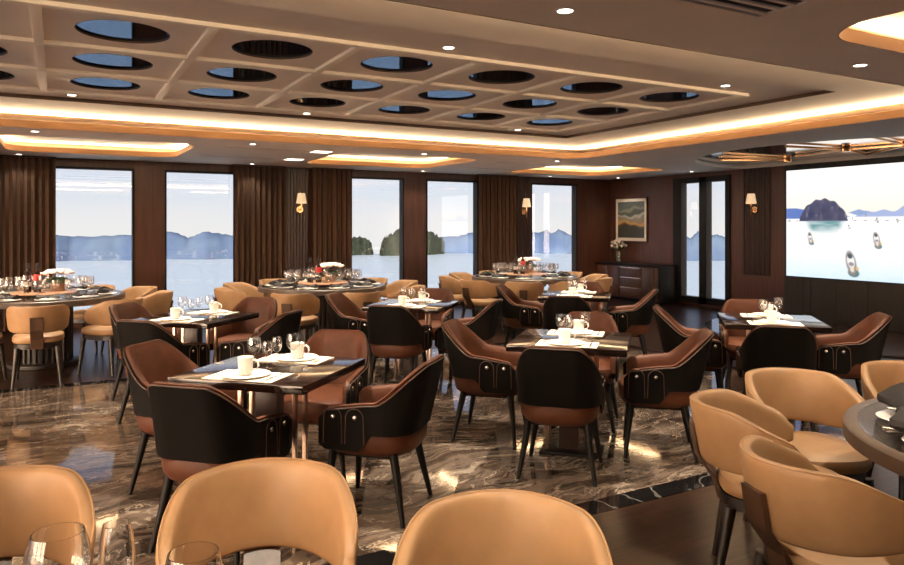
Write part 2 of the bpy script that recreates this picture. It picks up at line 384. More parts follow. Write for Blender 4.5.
for cx_, cy_, i, j in mirrors:
    if cx_ < -1.1: continue
    lab = 'round ceiling mirror, coffer %s of the %s' % (['', 'beside the frame edge', 'second along', 'third along', 'fourth along', 'fifth along', 'sixth along', 'at the screen end'][i], rowd[j])
    if proto is None:
        t = thing('ceiling_mirror', lab, 'mirror', (cx_, cy_, 2.692), 0, 'round mirrors in the ceiling coffers')
        bm = bmesh.new(); lathe(bm, [(.0, .002), (MR-.003, .002), (MR-.003, .007), (0, .007)], 48); finish('mirror_glass', bm, M['mirror'], t)
        bm = bmesh.new(); lathe(bm, [(MR-.004, -.0125), (MR-.0005, -.0125), (MR-.0005, .007), (MR-.004, .007)], 48, cap=False); finish('rim', bm, M['recess'], t)
        proto = t
    else: dup(proto, (cx_, cy_, 2.692), 0, lab)

# recess over the screen with brass lattice
bm = bmesh.new(); wallring(bm, arc_clip(2.42, 10.41), ZC+.02, 2.57); structure(finish('ceiling_round_side', bm, M['white'], smooth=False))
structure(flat('ceiling_round_mirror', arc_clip(2.42, 10.41), [], 2.556, .02, M['bmirror']))
lt = thing('ceiling_lattice', 'crossing brass bars in the round mirrored ceiling recess above the screen', 'ceiling lattice', (0, 0, 0))
nd = dict(A=(8.25, 6.0), B=(9.29, 5.86), Cc=(9.45, 5.15), D=(10.2, 6.12), E=(9.53, 6.76), F=(8.6, 7.3), G=(10.0, 7.25), H=(9.05, 7.75), I=(8.1, 4.85), J=(10.2, 4.7))
for a, b_ in (('A', 'B'), ('B', 'D'), ('E', 'B'), ('B', 'Cc'), ('F', 'G'), ('H', 'G'), ('I', 'Cc'), ('Cc', 'D')):
    p, q_ = Vector((*nd[a], 2.532)), Vector((*nd[b_], 2.532)); d = q_-p
    bm = bmesh.new(); bx(bm, (p+q_)/2, (d.length+.02, .026, .03), .003, rot=Matrix.Rotation(math.atan2(d.y, d.x), 3, 'Z')); finish('bar', bm, M['brass'], lt)
for a in ('B', 'Cc', 'G'):
    bm = bmesh.new(); bx(bm, (*nd[a], 2.525), (.16, .10, .055), .01, rot=Matrix.Rotation(.7, 3, 'Z')); finish('joint_block', bm, M['brass'], lt)

# downlights
dl = [(2.04, 2.62, ZC, 'over the vent'), (4.32, 2.63, ZC, 'beside the curved cove by the frame edge'),
      (.11, 4.14, 2.68, 'at the coffer border, first along'), (2.26, 4.14, 2.68, 'at the coffer border, second along'), (4.91, 4.14, 2.68, 'at the coffer border, third along'),
      (.11, 7.28, 2.68, 'at the window edge of the coffers, first along'), (2.28, 7.28, 2.68, 'at the window edge of the coffers, second along'), (4.94, 7.28, 2.68, 'at the window edge of the coffers, third along'),
      (-.21, 8.64, ZC, 'between tray and first window cove'), (2.06, 8.71, ZC, 'between tray and slot vents'), (4.41, 8.78, ZC, 'between tray and second window cove'), (6.66, 8.75, ZC, 'between tray and third window cove'),
      (-.47, 11.5, ZC, 'above the end curtain'), (2.71, 11.5, ZC, 'above the second curtain'), (5.75, 11.5, ZC, 'above the wood pillar between windows'), (8.58, 11.5, ZC, 'above the fifth window'), (10.08, 11.2, ZC, 'above the picture'), (10.08, 9.25, ZC, 'above the glazed door')]
proto = None
for x, y, z, w in dl:
    lab = 'small recessed ceiling downlight '+w
    if proto is None:
        t = thing('downlight', lab, 'downlight', (x, y, z), 0, 'recessed ceiling downlights')
        bm = bmesh.new(); lathe(bm, [(.036, -.0005), (.036, -.004), (.046, -.004), (.048, 0)], 24, cap=False); finish('trim_ring', bm, M['white'], t)
        bm = bmesh.new(); lathe(bm, [(.0, -.002), (.037, -.002), (.037, -.0005), (0, -.0005)], 24); finish('lens', bm, M['spotlamp'], t)
        proto = t
    else: dup(proto, (x, y, z), 0, lab)
for x, y, z, w in dl:
    spot('downlight_beam', (x, y, z-.02), 34 if y < 9 else 8, 110, .7, tgt=(x, y, 0))
# slot vents and square lamp panels between the coves
for n_, (x0_, x1_, y_, w) in enumerate([(1.85, 2.95, 9.2, 'first slot from the tray'), (1.75, 2.95, 10.45, 'slot by the windows'), (5.95, 6.95, 9.35, 'slot beside the third cove'), (5.95, 6.95, 10.45, 'slot beyond it')]):
    t = thing('slot_vent', 'long dark ceiling slot vent, '+w, 'vent', (0, 0, 0), 0, 'linear slot vents in the ceiling')
    bm = bmesh.new(); bx2(bm, x0_, y_-.012, ZC-.003, x1_, y_+.012, ZC+.001); finish('slot', bm, M['recess'], t, smooth=False)
    bm = bmesh.new(); bx2(bm, x0_-.01, y_-.03, ZC-.004, x1_+.01, y_-.014, ZC+.001); bx2(bm, x0_-.01, y_+.014, ZC-.004, x1_+.01, y_+.03, ZC+.001); finish('flange', bm, M['ceil'], t, smooth=False)
for x_, y_, w in ((3.08, 9.2, 'beside the tray'), (3.08, 10.45, 'by the windows')):
    bm = bmesh.new(); bx2(bm, x_-.12, y_-.11, ZC-.004, x_+.12, y_+.11, ZC+.001); tag(finish('lamp_panel', bm, M['panel_lamp'], smooth=False), 'small bright square ceiling lamp panel '+w, 'ceiling lamp', 'square ceiling lamp panels')
# vent grille
t = thing('vent_grille', 'dark slatted square ceiling vent at the top edge of the photo', 'vent', (2.53, 1.89, ZC))
bm = bmesh.new(); bx2(bm, -.35, -.35, -.003, .35, .35, .0); finish('back_plate', bm, M['frame_blk'], t, smooth=False)
bm = bmesh.new()
for i in range(9): bx(bm, (0, -.30+.075*i, -.008), (.68, .022, .010))
finish('slat', bm, M['ceil'], t, smooth=False)
bm = bmesh.new()
for a in ((-.36, -.36, .36, -.335), (-.36, .335, .36, .36), (-.36, -.36, -.335, .36), (.335, -.36, .36, .36)): bx2(bm, a[0], a[1], -.014, a[2], a[3], .0)
finish('frame', bm, M['ceil'], t, smooth=False)

# ------------------------------------------------------------------ walls
WIN = [(-.2, 1.02), (1.45, 2.62), (4.38, 5.54), (5.99, 7.12), (8.36, 9.54)]
ZW0, ZW1 = .14, 2.37
bm = bmesh.new(); xs = [XL]+[v for w in WIN for v in w]+[XR+.15]
for i in range(0, len(xs), 2): bx2(bm, xs[i], YB, 0, xs[i+1], YB+.15, 2.92)
for a, b_ in WIN: bx2(bm, a, YB, 0, b_, YB+.15, ZW0); bx2(bm, a, YB, ZW1, b_, YB+.15, 2.92)
structure(finish('wall_back', bm, M['walnut'], smooth=False))
for i, (a, b_) in enumerate(WIN):
    bm = bmesh.new(); f = .028
    bx2(bm, a, YB-.012, ZW0, a+f, YB+.15, ZW1); bx2(bm, b_-f, YB-.012, ZW0, b_, YB+.15, ZW1); bx2(bm, a+f, YB-.012, ZW0, b_-f, YB+.15, ZW0+f); bx2(bm, a+f, YB-.012, ZW1-f, b_-f, YB+.15, ZW1)
    w = structure(finish('window_%d' % (i+1), bm, M['frame_blk'], smooth=False))
    bm = bmesh.new(); bx2(bm, a+f, YB+.06, ZW0+f, b_-f, YB+.061, ZW1-f); finish('window_pane', bm, M['pane'], w, smooth=False)
DY0, DY1, DZ0, DZ1 = 8.70, 10.03, .06, 2.41
bm = bmesh.new(); bx2(bm, XR, YN, 0, XR+.15, DY0, 2.92); bx2(bm, XR, DY1, 0, XR+.15, YB+.15, 2.92); bx2(bm, XR, DY0, 0, XR+.15, DY1, DZ0); bx2(bm, XR, DY0, DZ1, XR+.15, DY1, 2.92)
structure(finish('wall_right', bm, M['walnut'], smooth=False))
bm = bmesh.new()
bx2(bm, XR-.03, DY0, DZ0, XR+.12, 8.80, DZ1); bx2(bm, XR-.03, 9.82, DZ0, XR+.12, DY1, DZ1); bx2(bm, XR-.03, 9.22, DZ0, XR+.12, 9.39, DZ1)
bx2(bm, XR-.03, 8.80, DZ0, XR+.12, 9.82, .175); bx2(bm, XR-.03, 8.80, 2.31, XR+.12, 9.82, DZ1)
d_ = structure(finish('door_1', bm, M['frame_blk'], smooth=False))
for a, b_ in ((8.80, 9.22), (9.39, 9.82)):
    bm = bmesh.new(); bx2(bm, XR+.05, a, .175, XR+.051, b_, 2.31); finish('door_pane', bm, M['pane'], d_, smooth=False)
# unseen walls behind and beside the camera, with windows added to light the ceiling
def added_window_wall(name, a0, a1, put_, k0, g0):
    ws = []; a = g0
    while a+1.55 < a1: ws.append((a, a+1.45)); a += 1.62
    bm = bmesh.new(); edges = [a0]+[v for w_ in ws for v in w_]+[a1]
    for i in range(0, len(edges), 2): put_(bm, edges[i], edges[i+1], 0, 2.92, 0, .15)
    for p_, q_ in ws: put_(bm, p_, q_, 0, ZW0, 0, .15); put_(bm, p_, q_, ZW1, 2.92, 0, .15)
    structure(finish(name, bm, M['walnut'], smooth=False))
    for i, (p_, q_) in enumerate(ws):
        bm = bmesh.new(); f = .028
        for c_ in ((p_, p_+f, ZW0, ZW1), (q_-f, q_, ZW0, ZW1), (p_+f, q_-f, ZW0, ZW0+f), (p_+f, q_-f, ZW1-f, ZW1)): put_(bm, *c_, -.012, .15)
        w_ = structure(finish('window_%d' % (k0+i), bm, M['frame_blk'], smooth=False))
        bm = bmesh.new(); put_(bm, p_+f, q_-f, ZW0+f, ZW1-f, .06, .061); finish('window_pane', bm, M['pane'], w_, smooth=False)
added_window_wall('wall_left', YN, YB+.15, lambda bm, p_, q_, z0, z1, d0, d1: bx2(bm, XL-d1, p_, z0, XL-d0, q_, z1), 6, YN+.25)
added_window_wall('wall_front', XL-.15, XR+.15, lambda bm, p_, q_, z0, z1, d0, d1: bx2(bm, p_, YN-d1, z0, q_, YN-d0, z1), 20, 5.95)
bm = bmesh.new()
for a, b_ in ((XL, -.2), (2.62, 4.38), (7.12, 8.36), (9.54, XR)): bx2(bm, a, YB-.018, 0, b_, YB, .10)
structure(finish('baseboard_back', bm, M['walnut_d'], smooth=False))
bm = bmesh.new(); bx2(bm, XR-.018, 7.62, 0, XR, 8.68, .10); bx2(bm, XR-.018, 10.05, 0, XR, YB, .10); structure(finish('baseboard_right', bm, M['walnut_d'], smooth=False))
# slatted wood strips behind the sconces
def slats(name, n, place, z0, z1):
    bm = bmesh.new()
    for i in range(n): place(bm, i)
    return structure(finish(name, bm, M['walnut_d'], smooth=False))
slats('trim_1', 8, lambda bm, i: bx2(bm, 3.33+.052*i, YB-.03, .10, 3.355+.052*i, YB, ZC), 0, 0)
slats('trim_2', 7, lambda bm, i: bx2(bm, 7.97+.055*i, YB-.03, .10, 7.997+.055*i, YB, ZC), 0, 0)
slats('trim_3', 11, lambda bm, i: bx2(bm, XR-.025, 7.90+.05*i, .66, XR, 7.928+.05*i, ZC), 0, 0)
# charcoal wall behind the screen, with seams
bm = bmesh.new(); y_ = 7.60
for w in (.35, .12, .42, .48, .62, .14, .48, .5, .5, .48, .14, .5):
    bx2(bm, XR-.05, y_-w+.006, 0, XR, y_-.006, ZC-.003); y_ -= w
structure(finish('trim_4', bm, M['charcoal'], smooth=False))

# ------------------------------------------------------------------ wall screen (picture shown by coloured dots of light)
SY0, SY1, SZ0, SZ1 = 7.53, 4.40, .695, 2.395
t = thing('wall_screen', 'large wall screen showing an island bay with boats', 'screen', (XR-.05, 0, 0))
bm = bmesh.new(); bx2(bm, -.035, SY1-.012, SZ0-.012, 0, SY0+.012, SZ1+.012); finish('bezel', bm, M['frame_blk'], t, smooth=False)
def screen_mesh():
    nu, nv = 300, 170
    us = np.linspace(0, SY0-SY1, nu); vs_ = np.linspace(SZ0, SZ1, nv)
    U, V = np.meshgrid(us, vs_)
    rng = np.random.default_rng(5)
    def vnoise(sx, sy):
        gx, gy = max(2, int((SY0-SY1)/sx)), max(2, int((SZ1-SZ0)/sy)); g = rng.random((gy+2, gx+2))
        fx = U/(SY0-SY1)*gx; fy = (V-SZ0)/(SZ1-SZ0)*gy; ix = np.minimum(fx.astype(int), gx); iy = np.minimum(fy.astype(int), gy); tx, ty = fx-ix, fy-iy
        return (g[iy, ix]*(1-tx)+g[iy, ix+1]*tx)*(1-ty)+(g[iy+1, ix]*(1-tx)+g[iy+1, ix+1]*tx)*ty
    col = np.ones((nv, nu, 3))
    zh = 1.665
    def lerp(a, b, k): return np.array(a)*(1-k[..., None])+np.array(b)*k[..., None]
    k = np.clip((V-zh)/(SZ1-zh), 0, 1); sky = lerp((1.0, .93, .78), (1.0, .985, .97), k); sky *= (1-.05*vnoise(.5, .1)[..., None])
    k = np.clip((zh-V)/(zh-SZ0), 0, 1); wat = lerp((1.0, 1.0, 1.0), (.70, .85, .97), k**2.2); wat -= (.06*k*vnoise(.12, .03))[..., None]
    col[:] = np.where((V > zh)[..., None], sky, wat)
    def blend(mask, c):
        m_ = np.clip(mask, 0, 1)[..., None]; col[:] = col*(1-m_)+np.array(c)*m_
    soft = lambda d, w=.012: np.clip(d/w+.5, 0, 1)
    # distant hills
    far = zh+.06+.05*np.sin(U*4.1)+.03*np.sin(U*9.7+1)+.02*np.sin(U*21)
    blend(soft(far-V)*soft(V-zh+.03)*(U > .9), (.36, .44, .70))
    near = zh+.12-.18*np.clip(U-.18, 0, 1)
    blend(soft(near-V)*soft(V-zh+.05)*(U < .6), (.10, .19, .52))
    blend(soft(.05-np.abs(U-1.20)*.3-np.abs(V-1.70))*soft(V-1.60), (.24, .36, .62))
    # the island
    hgt = 1.575+.345*np.clip(1-((U-.63)/.40)**2, 0, 1)**.62+.012*np.sin(U*40)
    isl = soft(hgt-V)*soft(V-1.575)
    n1 = vnoise(.06, .05); n2 = vnoise(.03, .12)
    ic = lerp((.022, .035, .10), (.10, .10, .17), n1*n2*1.6); m_ = isl[..., None]; col[:] = col*(1-m_)+ic*m_
    blend(isl*np.clip((n2-.66)*4, 0, 1)*(V < 1.80)*.45, (.55, .52, .66))
    blend(soft(1.575-V)*np.clip((V-1.36)/.12, 0, 1)*np.clip((1-np.abs(U-.66)/(.36-.5*(1.575-V)))*3, 0, 1)*(.5+.5*vnoise(.12, .02)), (.03, .24, .27))
    def boat(u, z, s, green=False):
        du, dz = U-u-.18*(z-V), V-z
        ell = lambda a, b_, cu=0, cz=0: soft(1-np.sqrt(((du-cu*s)/(a*s))**2+((dz-cz*s)/(b_*s))**2), .25)
        blend(ell(.46, .34, .06, -.78)*.9, (.02, .12, .12))
        blend(ell(.42, .95), (.30, .25, .23))
        blend(ell(.30, .55, 0, .12), (.88, .86, .84))
        blend(ell(.20, .20, 0, .52), (.05, .08, .10))
        blend(ell(.22, .16, 0, -.10), (.30, .26, .30))
        blend(ell(.12, .15, .42, -.42), (.75, .5, .15))
        blend(ell(.16, .22, 0, -.50), (.80, .70, .62))
    for u, z, s in ((1.08, .95, .19), (1.46, 1.30, .12), (.42, 1.31, .10), (1.47, 1.59, .04), (1.05, 1.49, .035), (1.30, 1.66, .025), (1.10, 1.62, .02), (1.9, 1.52, .04), (2.3, 1.2, .07), (2.7, 1.45, .05), (1.75, 1.58, .03), (.06, 1.6, .03)):
        boat(u, z, s)
    bm = bmesh.new()
    grid = [[bm.verts.new((-.0375, SY0-us[i], vs_[j])) for i in range(nu)] for j in range(nv)]
    for j in range(nv-1):
        for i in range(nu-1): bm.faces.new((grid[j][i], grid[j][i+1], grid[j+1][i+1], grid[j+1][i]))
    o = finish('screen_display', bm, M['screen'], t, smooth=False)
    at = o.data.color_attributes.new('shown', 'FLOAT_COLOR', 'POINT')
    flatc = np.ones((nv*nu, 4), dtype=np.float32); flatc[:, :3] = np.clip(col, 0, 1).reshape(-1, 3)
    at.data.foreach_set('color', flatc.ravel())
def attr_mat(name, emit, strength):
    m = mat(name, (.02, .02, .02), .35)
    n, l, b = nodes(m); a = n.new('ShaderNodeAttribute'); a.attribute_name = 'shown'
    if emit: l.new(a.outputs['Color'], b.inputs['Emission Color']); b.inputs['Emission Strength'].default_value = strength
    else: l.new(a.outputs['Color'], b.inputs['Base Color'])
    return m
M['screen'] = attr_mat('screen_light', True, .44)
M['paint'] = attr_mat('oil_paint', False, 0)
screen_mesh()

# painting
t = thing('framed_painting', 'framed abstract landscape painting above the sideboard', 'painting', (XR, 0, 0))
py0, py1, pz0, pz1 = 10.72, 11.67, 1.17, 2.09
bm = bmesh.new()
for a in ((py0, pz0, py1, pz0+.02), (py0, pz1-.02, py1, pz1), (py0, pz0, py0+.02, pz1), (py1-.02, pz0, py1, pz1)): bx2(bm, -.035, a[0], a[1], 0, a[2], a[3])
finish('frame', bm, M['walnut_d'], t, smooth=False)
bm = bmesh.new(); bx2(bm, -.022, py0+.02, pz0+.02, -.001, py1-.02, pz1-.02); finish('mount', bm, M['picmount'], t, smooth=False)
bm = bmesh.new(); nu, nv = 40, 44; gy = np.linspace(py1-.085, py0+.085, nu); gz = np.linspace(pz0+.085, pz1-.085, nv)
grid = [[bm.verts.new((-.024, gy[i], gz[j])) for i in range(nu)] for j in range(nv)]
for j in range(nv-1):
    for i in range(nu-1): bm.faces.new((grid[j][i], grid[j][i+1], grid[j+1][i+1], grid[j+1][i]))
o = finish('canvas', bm, M['paint'], t, smooth=False)
cols = []
for j in range(nv):
    for i in range(nu):
        u, v = i/(nu-1), j/(nv-1); w = v+.05*math.sin(u*5+v*9)+.02*math.sin(u*17)
        if w < .30: c = (.035, .040, .034)
        elif w < .36: c = (.10, .06, .03)
        elif w < .45: c = (.42, .24, .09)
        elif w < .50: c = (.25, .18, .10)
        elif w < .58: c = (.20, .20, .17)
        elif w < .64: c = (.36, .36, .33)
        elif w < .74: c = (.07, .085, .075)
        elif w < .82: c = (.18, .19, .15)
        else: c = (.08, .10, .10)
        k = .8+.4*random.random(); cols += [c[0]*k, c[1]*k, c[2]*k, 1]
at = o.data.color_attributes.new('shown', 'FLOAT_COLOR', 'POINT'); at.data.foreach_set('color', cols)

# ------------------------------------------------------------------ curtains
def curtain(x0, x1, lab, per=.088):
    n = int((x1-x0)/per*14); pts = []
    for i in range(n+1):
        s = i/n; x = x0+(x1-x0)*s; ph = 2*PI*(x-x0)/per
        pts.append((x+.010*math.sin(2*ph), .034*math.sin(ph)+.010*math.sin(ph*.37+x*3), .6+.4*math.sin(ph*.21)))
    rings = []
    for z, k in ((.03, 1.1), (.6, 1.0), (1.3, .95), (2.0, .92), (2.47, .85)):
        rings.append([(x, 11.71+y*k, z) for x, y, _ in pts]+[(x, 11.714+y*k, z) for x, y, _ in reversed(pts)])
    bm = bmesh.new(); loft(bm, rings)
    t = thing('curtain', lab, 'curtain', (0, 0, 0), 0, 'pleated floor length curtains')
    finish('drape', bm, M['curtain'], t, ang=60)
    bm = bmesh.new(); bx2(bm, x0, 11.67, 2.472, x1, 11.75, 2.488); finish('track', bm, M['walnut_d'], t, smooth=False)
curtain(-1.5, -.02, 'brown pleated curtain at the end of the window wall, beside the first window')
curtain(2.46, 3.31, 'brown pleated curtain between the second window and the first sconce')
curtain(3.76, 4.50, 'brown pleated curtain between the first sconce and the third window')
curtain(7.04, 7.94, 'brown pleated curtain between the fourth window and the second sconce')

# ------------------------------------------------------------------ sconces
def sconce_proto():
    t = thing('wall_sconce', '', 'wall lamp', (0, 0, 0), 0, 'wall sconces with cream shades')
    bm = bmesh.new(); tube(bm, [(0, 0, 0), (0, -.02, 0)], .055, 20); finish('back_plate', bm, M['brass'], t)
    bm = bmesh.new(); tube(bm, [(0, -.015, 0), (0, -.05, -.01), (0, -.09, .0), (0, -.105, .04), (0, -.105, .12)], .010, 8); tube(bm, [(0, -.105, .05), (0, -.105, -.10), (0, -.105, -.11)], [.007, .006, .012], 8); finish('arm', bm, M['brass'], t)
    bm = bmesh.new(); lathe(bm, [(.085, .10), (.088, .10), (.060, .27), (.057, .27)], 24, (0, -.105, 0), cap=False); lathe(bm, [(.0, .262), (.058, .262), (.058, .266), (0, .266)], 24, (0, -.105, 0)); finish('lamp_shade', bm, M['cream'], t)
    return t
s0 = sconce_proto(); s0.location = (3.58, YB-.03, 1.78); s0['label'] = 'cream shaded wall sconce on slats between the two middle curtains'
dup(s0, (8.16, YB-.03, 1.78), 0, 'cream shaded wall sconce between curtain and fifth window')
dup(s0, (XR-.025, 8.17, 1.78), R(-90), 'cream shaded wall sconce between glazed door and screen')
for x, y in ((3.58, YB-.135), (8.16, YB-.135), (XR-.13, 8.17)):
    d = bpy.data.lights.new('sconce_bulb', 'POINT'); d.energy = .12; d.color = WARM; d.shadow_soft_size = .03
    o = bpy.data.objects.new('sconce_bulb', d); C.objects.link(o); o.location = (x, y, 1.95)

# ------------------------------------------------------------------ sideboard with flowers
t = thing('sideboard', 'dark walnut sideboard with drawers below the framed painting', 'sideboard', (0, 0, 0))
bm = bmesh.new(); bx2(bm, 10.0, 9.98, .06, 10.41, 11.75, .70, .02); finish('body', bm, M['walnut'], t)
bm = bmesh.new(); bx2(bm, 9.97, 9.93, .70, 10.42, 11.78, .745, .015); bx2(bm, 9.97, 9.93, .03, 10.42, 9.985, .72, .02); finish('top', bm, M['legblk'], t)
bm = bmesh.new(); bx2(bm, 10.04, 10.02, 0, 10.38, 11.7, .065); finish('plinth', bm, M['legblk'], t)
for k in range(3):
    bm = bmesh.new(); bx2(bm, 9.985, 10.45, .09+.20*k, 10.002, 11.05, .275+.20*k, .004); dr = finish('drawer', bm, M['slat'] if k < 2 else M['walnut'], t)
    bm = bmesh.new(); bx2(bm, 9.975, 10.47, .268+.20*k, 9.988, 11.03, .276+.20*k); finish('handle', bm, M['steel'], dr)
for a, b_ in ((11.07, 11.40), (11.42, 11.74)):
    bm = bmesh.new(); bx2(bm, 9.985, a, .09, 10.002, b_, .675, .004); finish('cabinet_door', bm, M['walnut'], t)
bm = bmesh.new(); bx2(bm, 9.985, 10.12, .09, 10.003, 10.42, .675, .004); finish('end_panel', bm, M['slat'], t)
t = thing('flower_vase', 'clear vase of pale flowers on the sideboard', 'vase', (10.2, 11.32, .745))
bm = bmesh.new(); lathe(bm, [(.0, 0), (.055, 0), (.06, .02), (.055, .22), (.051, .22), (.052, .03), (0, .02)], 20); finish('vase', bm, M['glass'], t)
bm = bmesh.new()
for i in range(14):
    a = i*2.4; r_ = .02+.16*math.sqrt((i+.5)/14); tube(bm, [(.02*math.cos(a), .02*math.sin(a), .02), (.4*r_*math.cos(a), .4*r_*math.sin(a), .24), (r_*math.cos(a), r_*math.sin(a), .34+.06*random.random())], .004, 5)
finish('stem', bm, M['green'], t)
bm = bmesh.new()
for i in range(34):
    a = i*2.4; r_ = .16*math.sqrt((i+.5)/34); z = .44-.45*r_+.10*(random.random()-.5)
    g = bmesh.ops.create_icosphere(bm, subdivisions=1, radius=.022+.012*random.random())['verts']; bmesh.ops.translate(bm, verts=g, vec=(r_*math.cos(a), r_*math.sin(a), z))
finish('blossom', bm, M['flower'], t)
bm = bmesh.new()
for i in range(70):
    a = i*2.4+1; r_ = .17*math.sqrt((i+.5)/70); p = Vector((r_*math.cos(a), r_*math.sin(a), .28+.15*random.random()))
    bx(bm, p, (.07, .02, .004), rot=Matrix.Rotation(a, 3, 'Z') @ Matrix.Rotation(random.uniform(-.6, .6), 3, 'Y'))
finish('leaf', bm, M['green'], t)

# ------------------------------------------------------------------ chairs
def smooth(a, b, x):
    t_ = max(0, min(1, (x-a)/(b-a))); return t_*t_*(3-2*t_)
def upath(w, yb, yf, r, n=54):
    """plan of a shell that runs from one arm tip round the back to the other; gives point, outward normal, distance from the back's centre"""
    segs = []; half = []
    straight = w-r; arc = r*PI/2; side = yf-(yb+r); tot = straight+arc+side
    for i in range(n+1):
        s = tot*i/n
        if s < straight: half.append((s, yb, 0, -1, s))
        elif s < straight+arc:
            a = (s-straight)/r; half.append((straight+r*math.sin(a), yb+r-r*math.cos(a), math.sin(a), -math.cos(a), s))
        else: half.append((w, yb+r+(s-straight-arc), 1, 0, s))
    return [(-x, y, -nx, ny, s) for x, y, nx, ny, s in reversed(half[1:])]+half, tot
def armchair():
    t = thing('brown_armchair', '', 'chair', (0, 0, 0), 0, 'brown armchairs with black shells at the square tables')
    w, yb, yf = .248, -.265, .215
    LX = .1
    path, tot = upath(w, yb, yf, .15, 40)
    def ztop(s):
        z = .80-.20*smooth(.12, .36, s)-.035*smooth(.34, tot, s); return z
    def zbot(s):
        return .45+.0*s-.02*smooth(0, .3, s)*0-.085*smooth(.37, .45, s)
    def lean(s, z): return (.085-.05*smooth(.15, .42, s))*max(0, (z-.44))/.36
    bm = bmesh.new(); rings = []
    for x, y, nx, ny, s in path:
        zt, zb = ztop(s), zbot(s)
        endk = smooth(tot-.05, tot, s)
        zt -= .045*endk**2; zb += .03*endk**2
        ring = []
        for k in range(7):
            z = zb+(zt-zb)*k/6; d = lean(s, z); ring.append((x+nx*d*LX, y+ny*d, z))
        for k in range(6, -1, -1):
            z = zb+(zt-zb)*k/6; d = lean(s, z); ring.append((x+nx*(d*LX-.012), y+ny*(d-.012), z))
        rings.append(ring)
    loft(bm, rings); sh = finish('backrest_shell', bm, M['shell'], t, ang=50)
    # stitched welt along the shell's upper edge
    bm = bmesh.new(); pts = []
    for x, y, nx, ny, s in path[1:-1]:
        zt = ztop(s)-.045*smooth(tot-.05, tot, s)**2; d = lean(s, zt); pts.append((x+nx*(d*LX+.001), y+ny*(d+.001), zt))
    tube(bm, pts, .0035, 6); finish('welt', bm, M['stitch'], sh)
    # scalloped arm tabs with rivets
    for sx in (-1, 1):
        bm = bmesh.new()
        for yc in (.135, .015):
            pr = []
            for i in range(15):
                a = PI*i/14; pr.append((yc+.048*math.cos(a), .535+.045*math.sin(a)))
            pr = [(yc+.052, .40)]+pr+[(yc-.052, .40)]
            ol = [(sx*(w+.0035), y, z) for y, z in pr]
            tube(bm, ol, .0028, 5)
        finish('arm_tab', bm, M['stitch'], sh)
        for yc in (.135, .015):
            bm = bmesh.new(); g = bmesh.ops.create_uvsphere(bm, u_segments=12, v_segments=8, radius=.013)['verts']
            bmesh.ops.transform(bm, matrix=Matrix.Translation((sx*(w+.002), yc, .535)) @ Matrix.Diagonal((.5, 1, 1, 1)), verts=g)
            finish('rivet', bm, M['rivet'], sh)
    # padded inside
    bm = bmesh.new(); rings = []
    p2, tot2 = upath(w-.012, yb+.012, yf-.02, .14, 40)
    for x, y, nx, ny, s in p2:
        zt = ztop(s)+.012; zb = .43; th = .05
        e_ = smooth(tot2-.045, tot2, s); zt -= .03*e_**2; th *= 1-.45*e_**2
        prof = []
        for k in range(7): z = zb+(zt-.018-zb)*k/6; prof.append((-.013, z))
        prof += [(-.009, zt-.004), (-.022, zt), (-.036, zt-.003), (-th*.98, zt-.018)]
        for k in range(1, 6): z = zt-.018-(zt-.018-zb)*k/5; prof.append((-th-.006*math.sin(PI*k/5), z))
        rings.append([(x+nx*(d+lean(s, z)*LX+.012), y+ny*(d+lean(s, z)+.012), z) for d, z in prof])
    loft(bm, rings); finish('backrest', bm, M['brown'], t, ang=60)
    bm = bmesh.new(); cushion(bm, .232, .255, [(.10, .322), (.055, .326), (.025, .340), (.006, .368), (0, .40), (0, .43), (.006, .455), (.03, .470), (.09, .478), (.16, .480)], 3.2, (0, -.005)); finish('seat', bm, M['brown'], t)
    bm = bmesh.new(); bx2(bm, -.165, -.165, .312, .165, .165, .345, .006); finish('seat_frame', bm, M['legblk'], t)
    for sx in (-1, 1):
        for y0_, y1_ in ((.165, .205), (-.165, -.235)):
            bm = bmesh.new(); tube(bm, [(sx*.175, y0_, .345), (sx*.187, y0_+(y1_-y0_)*.35, .23), (sx*.225, y1_, 0)], [.023, .020, .0125], 10); finish('leg', bm, M['legblk'], t)
    return t
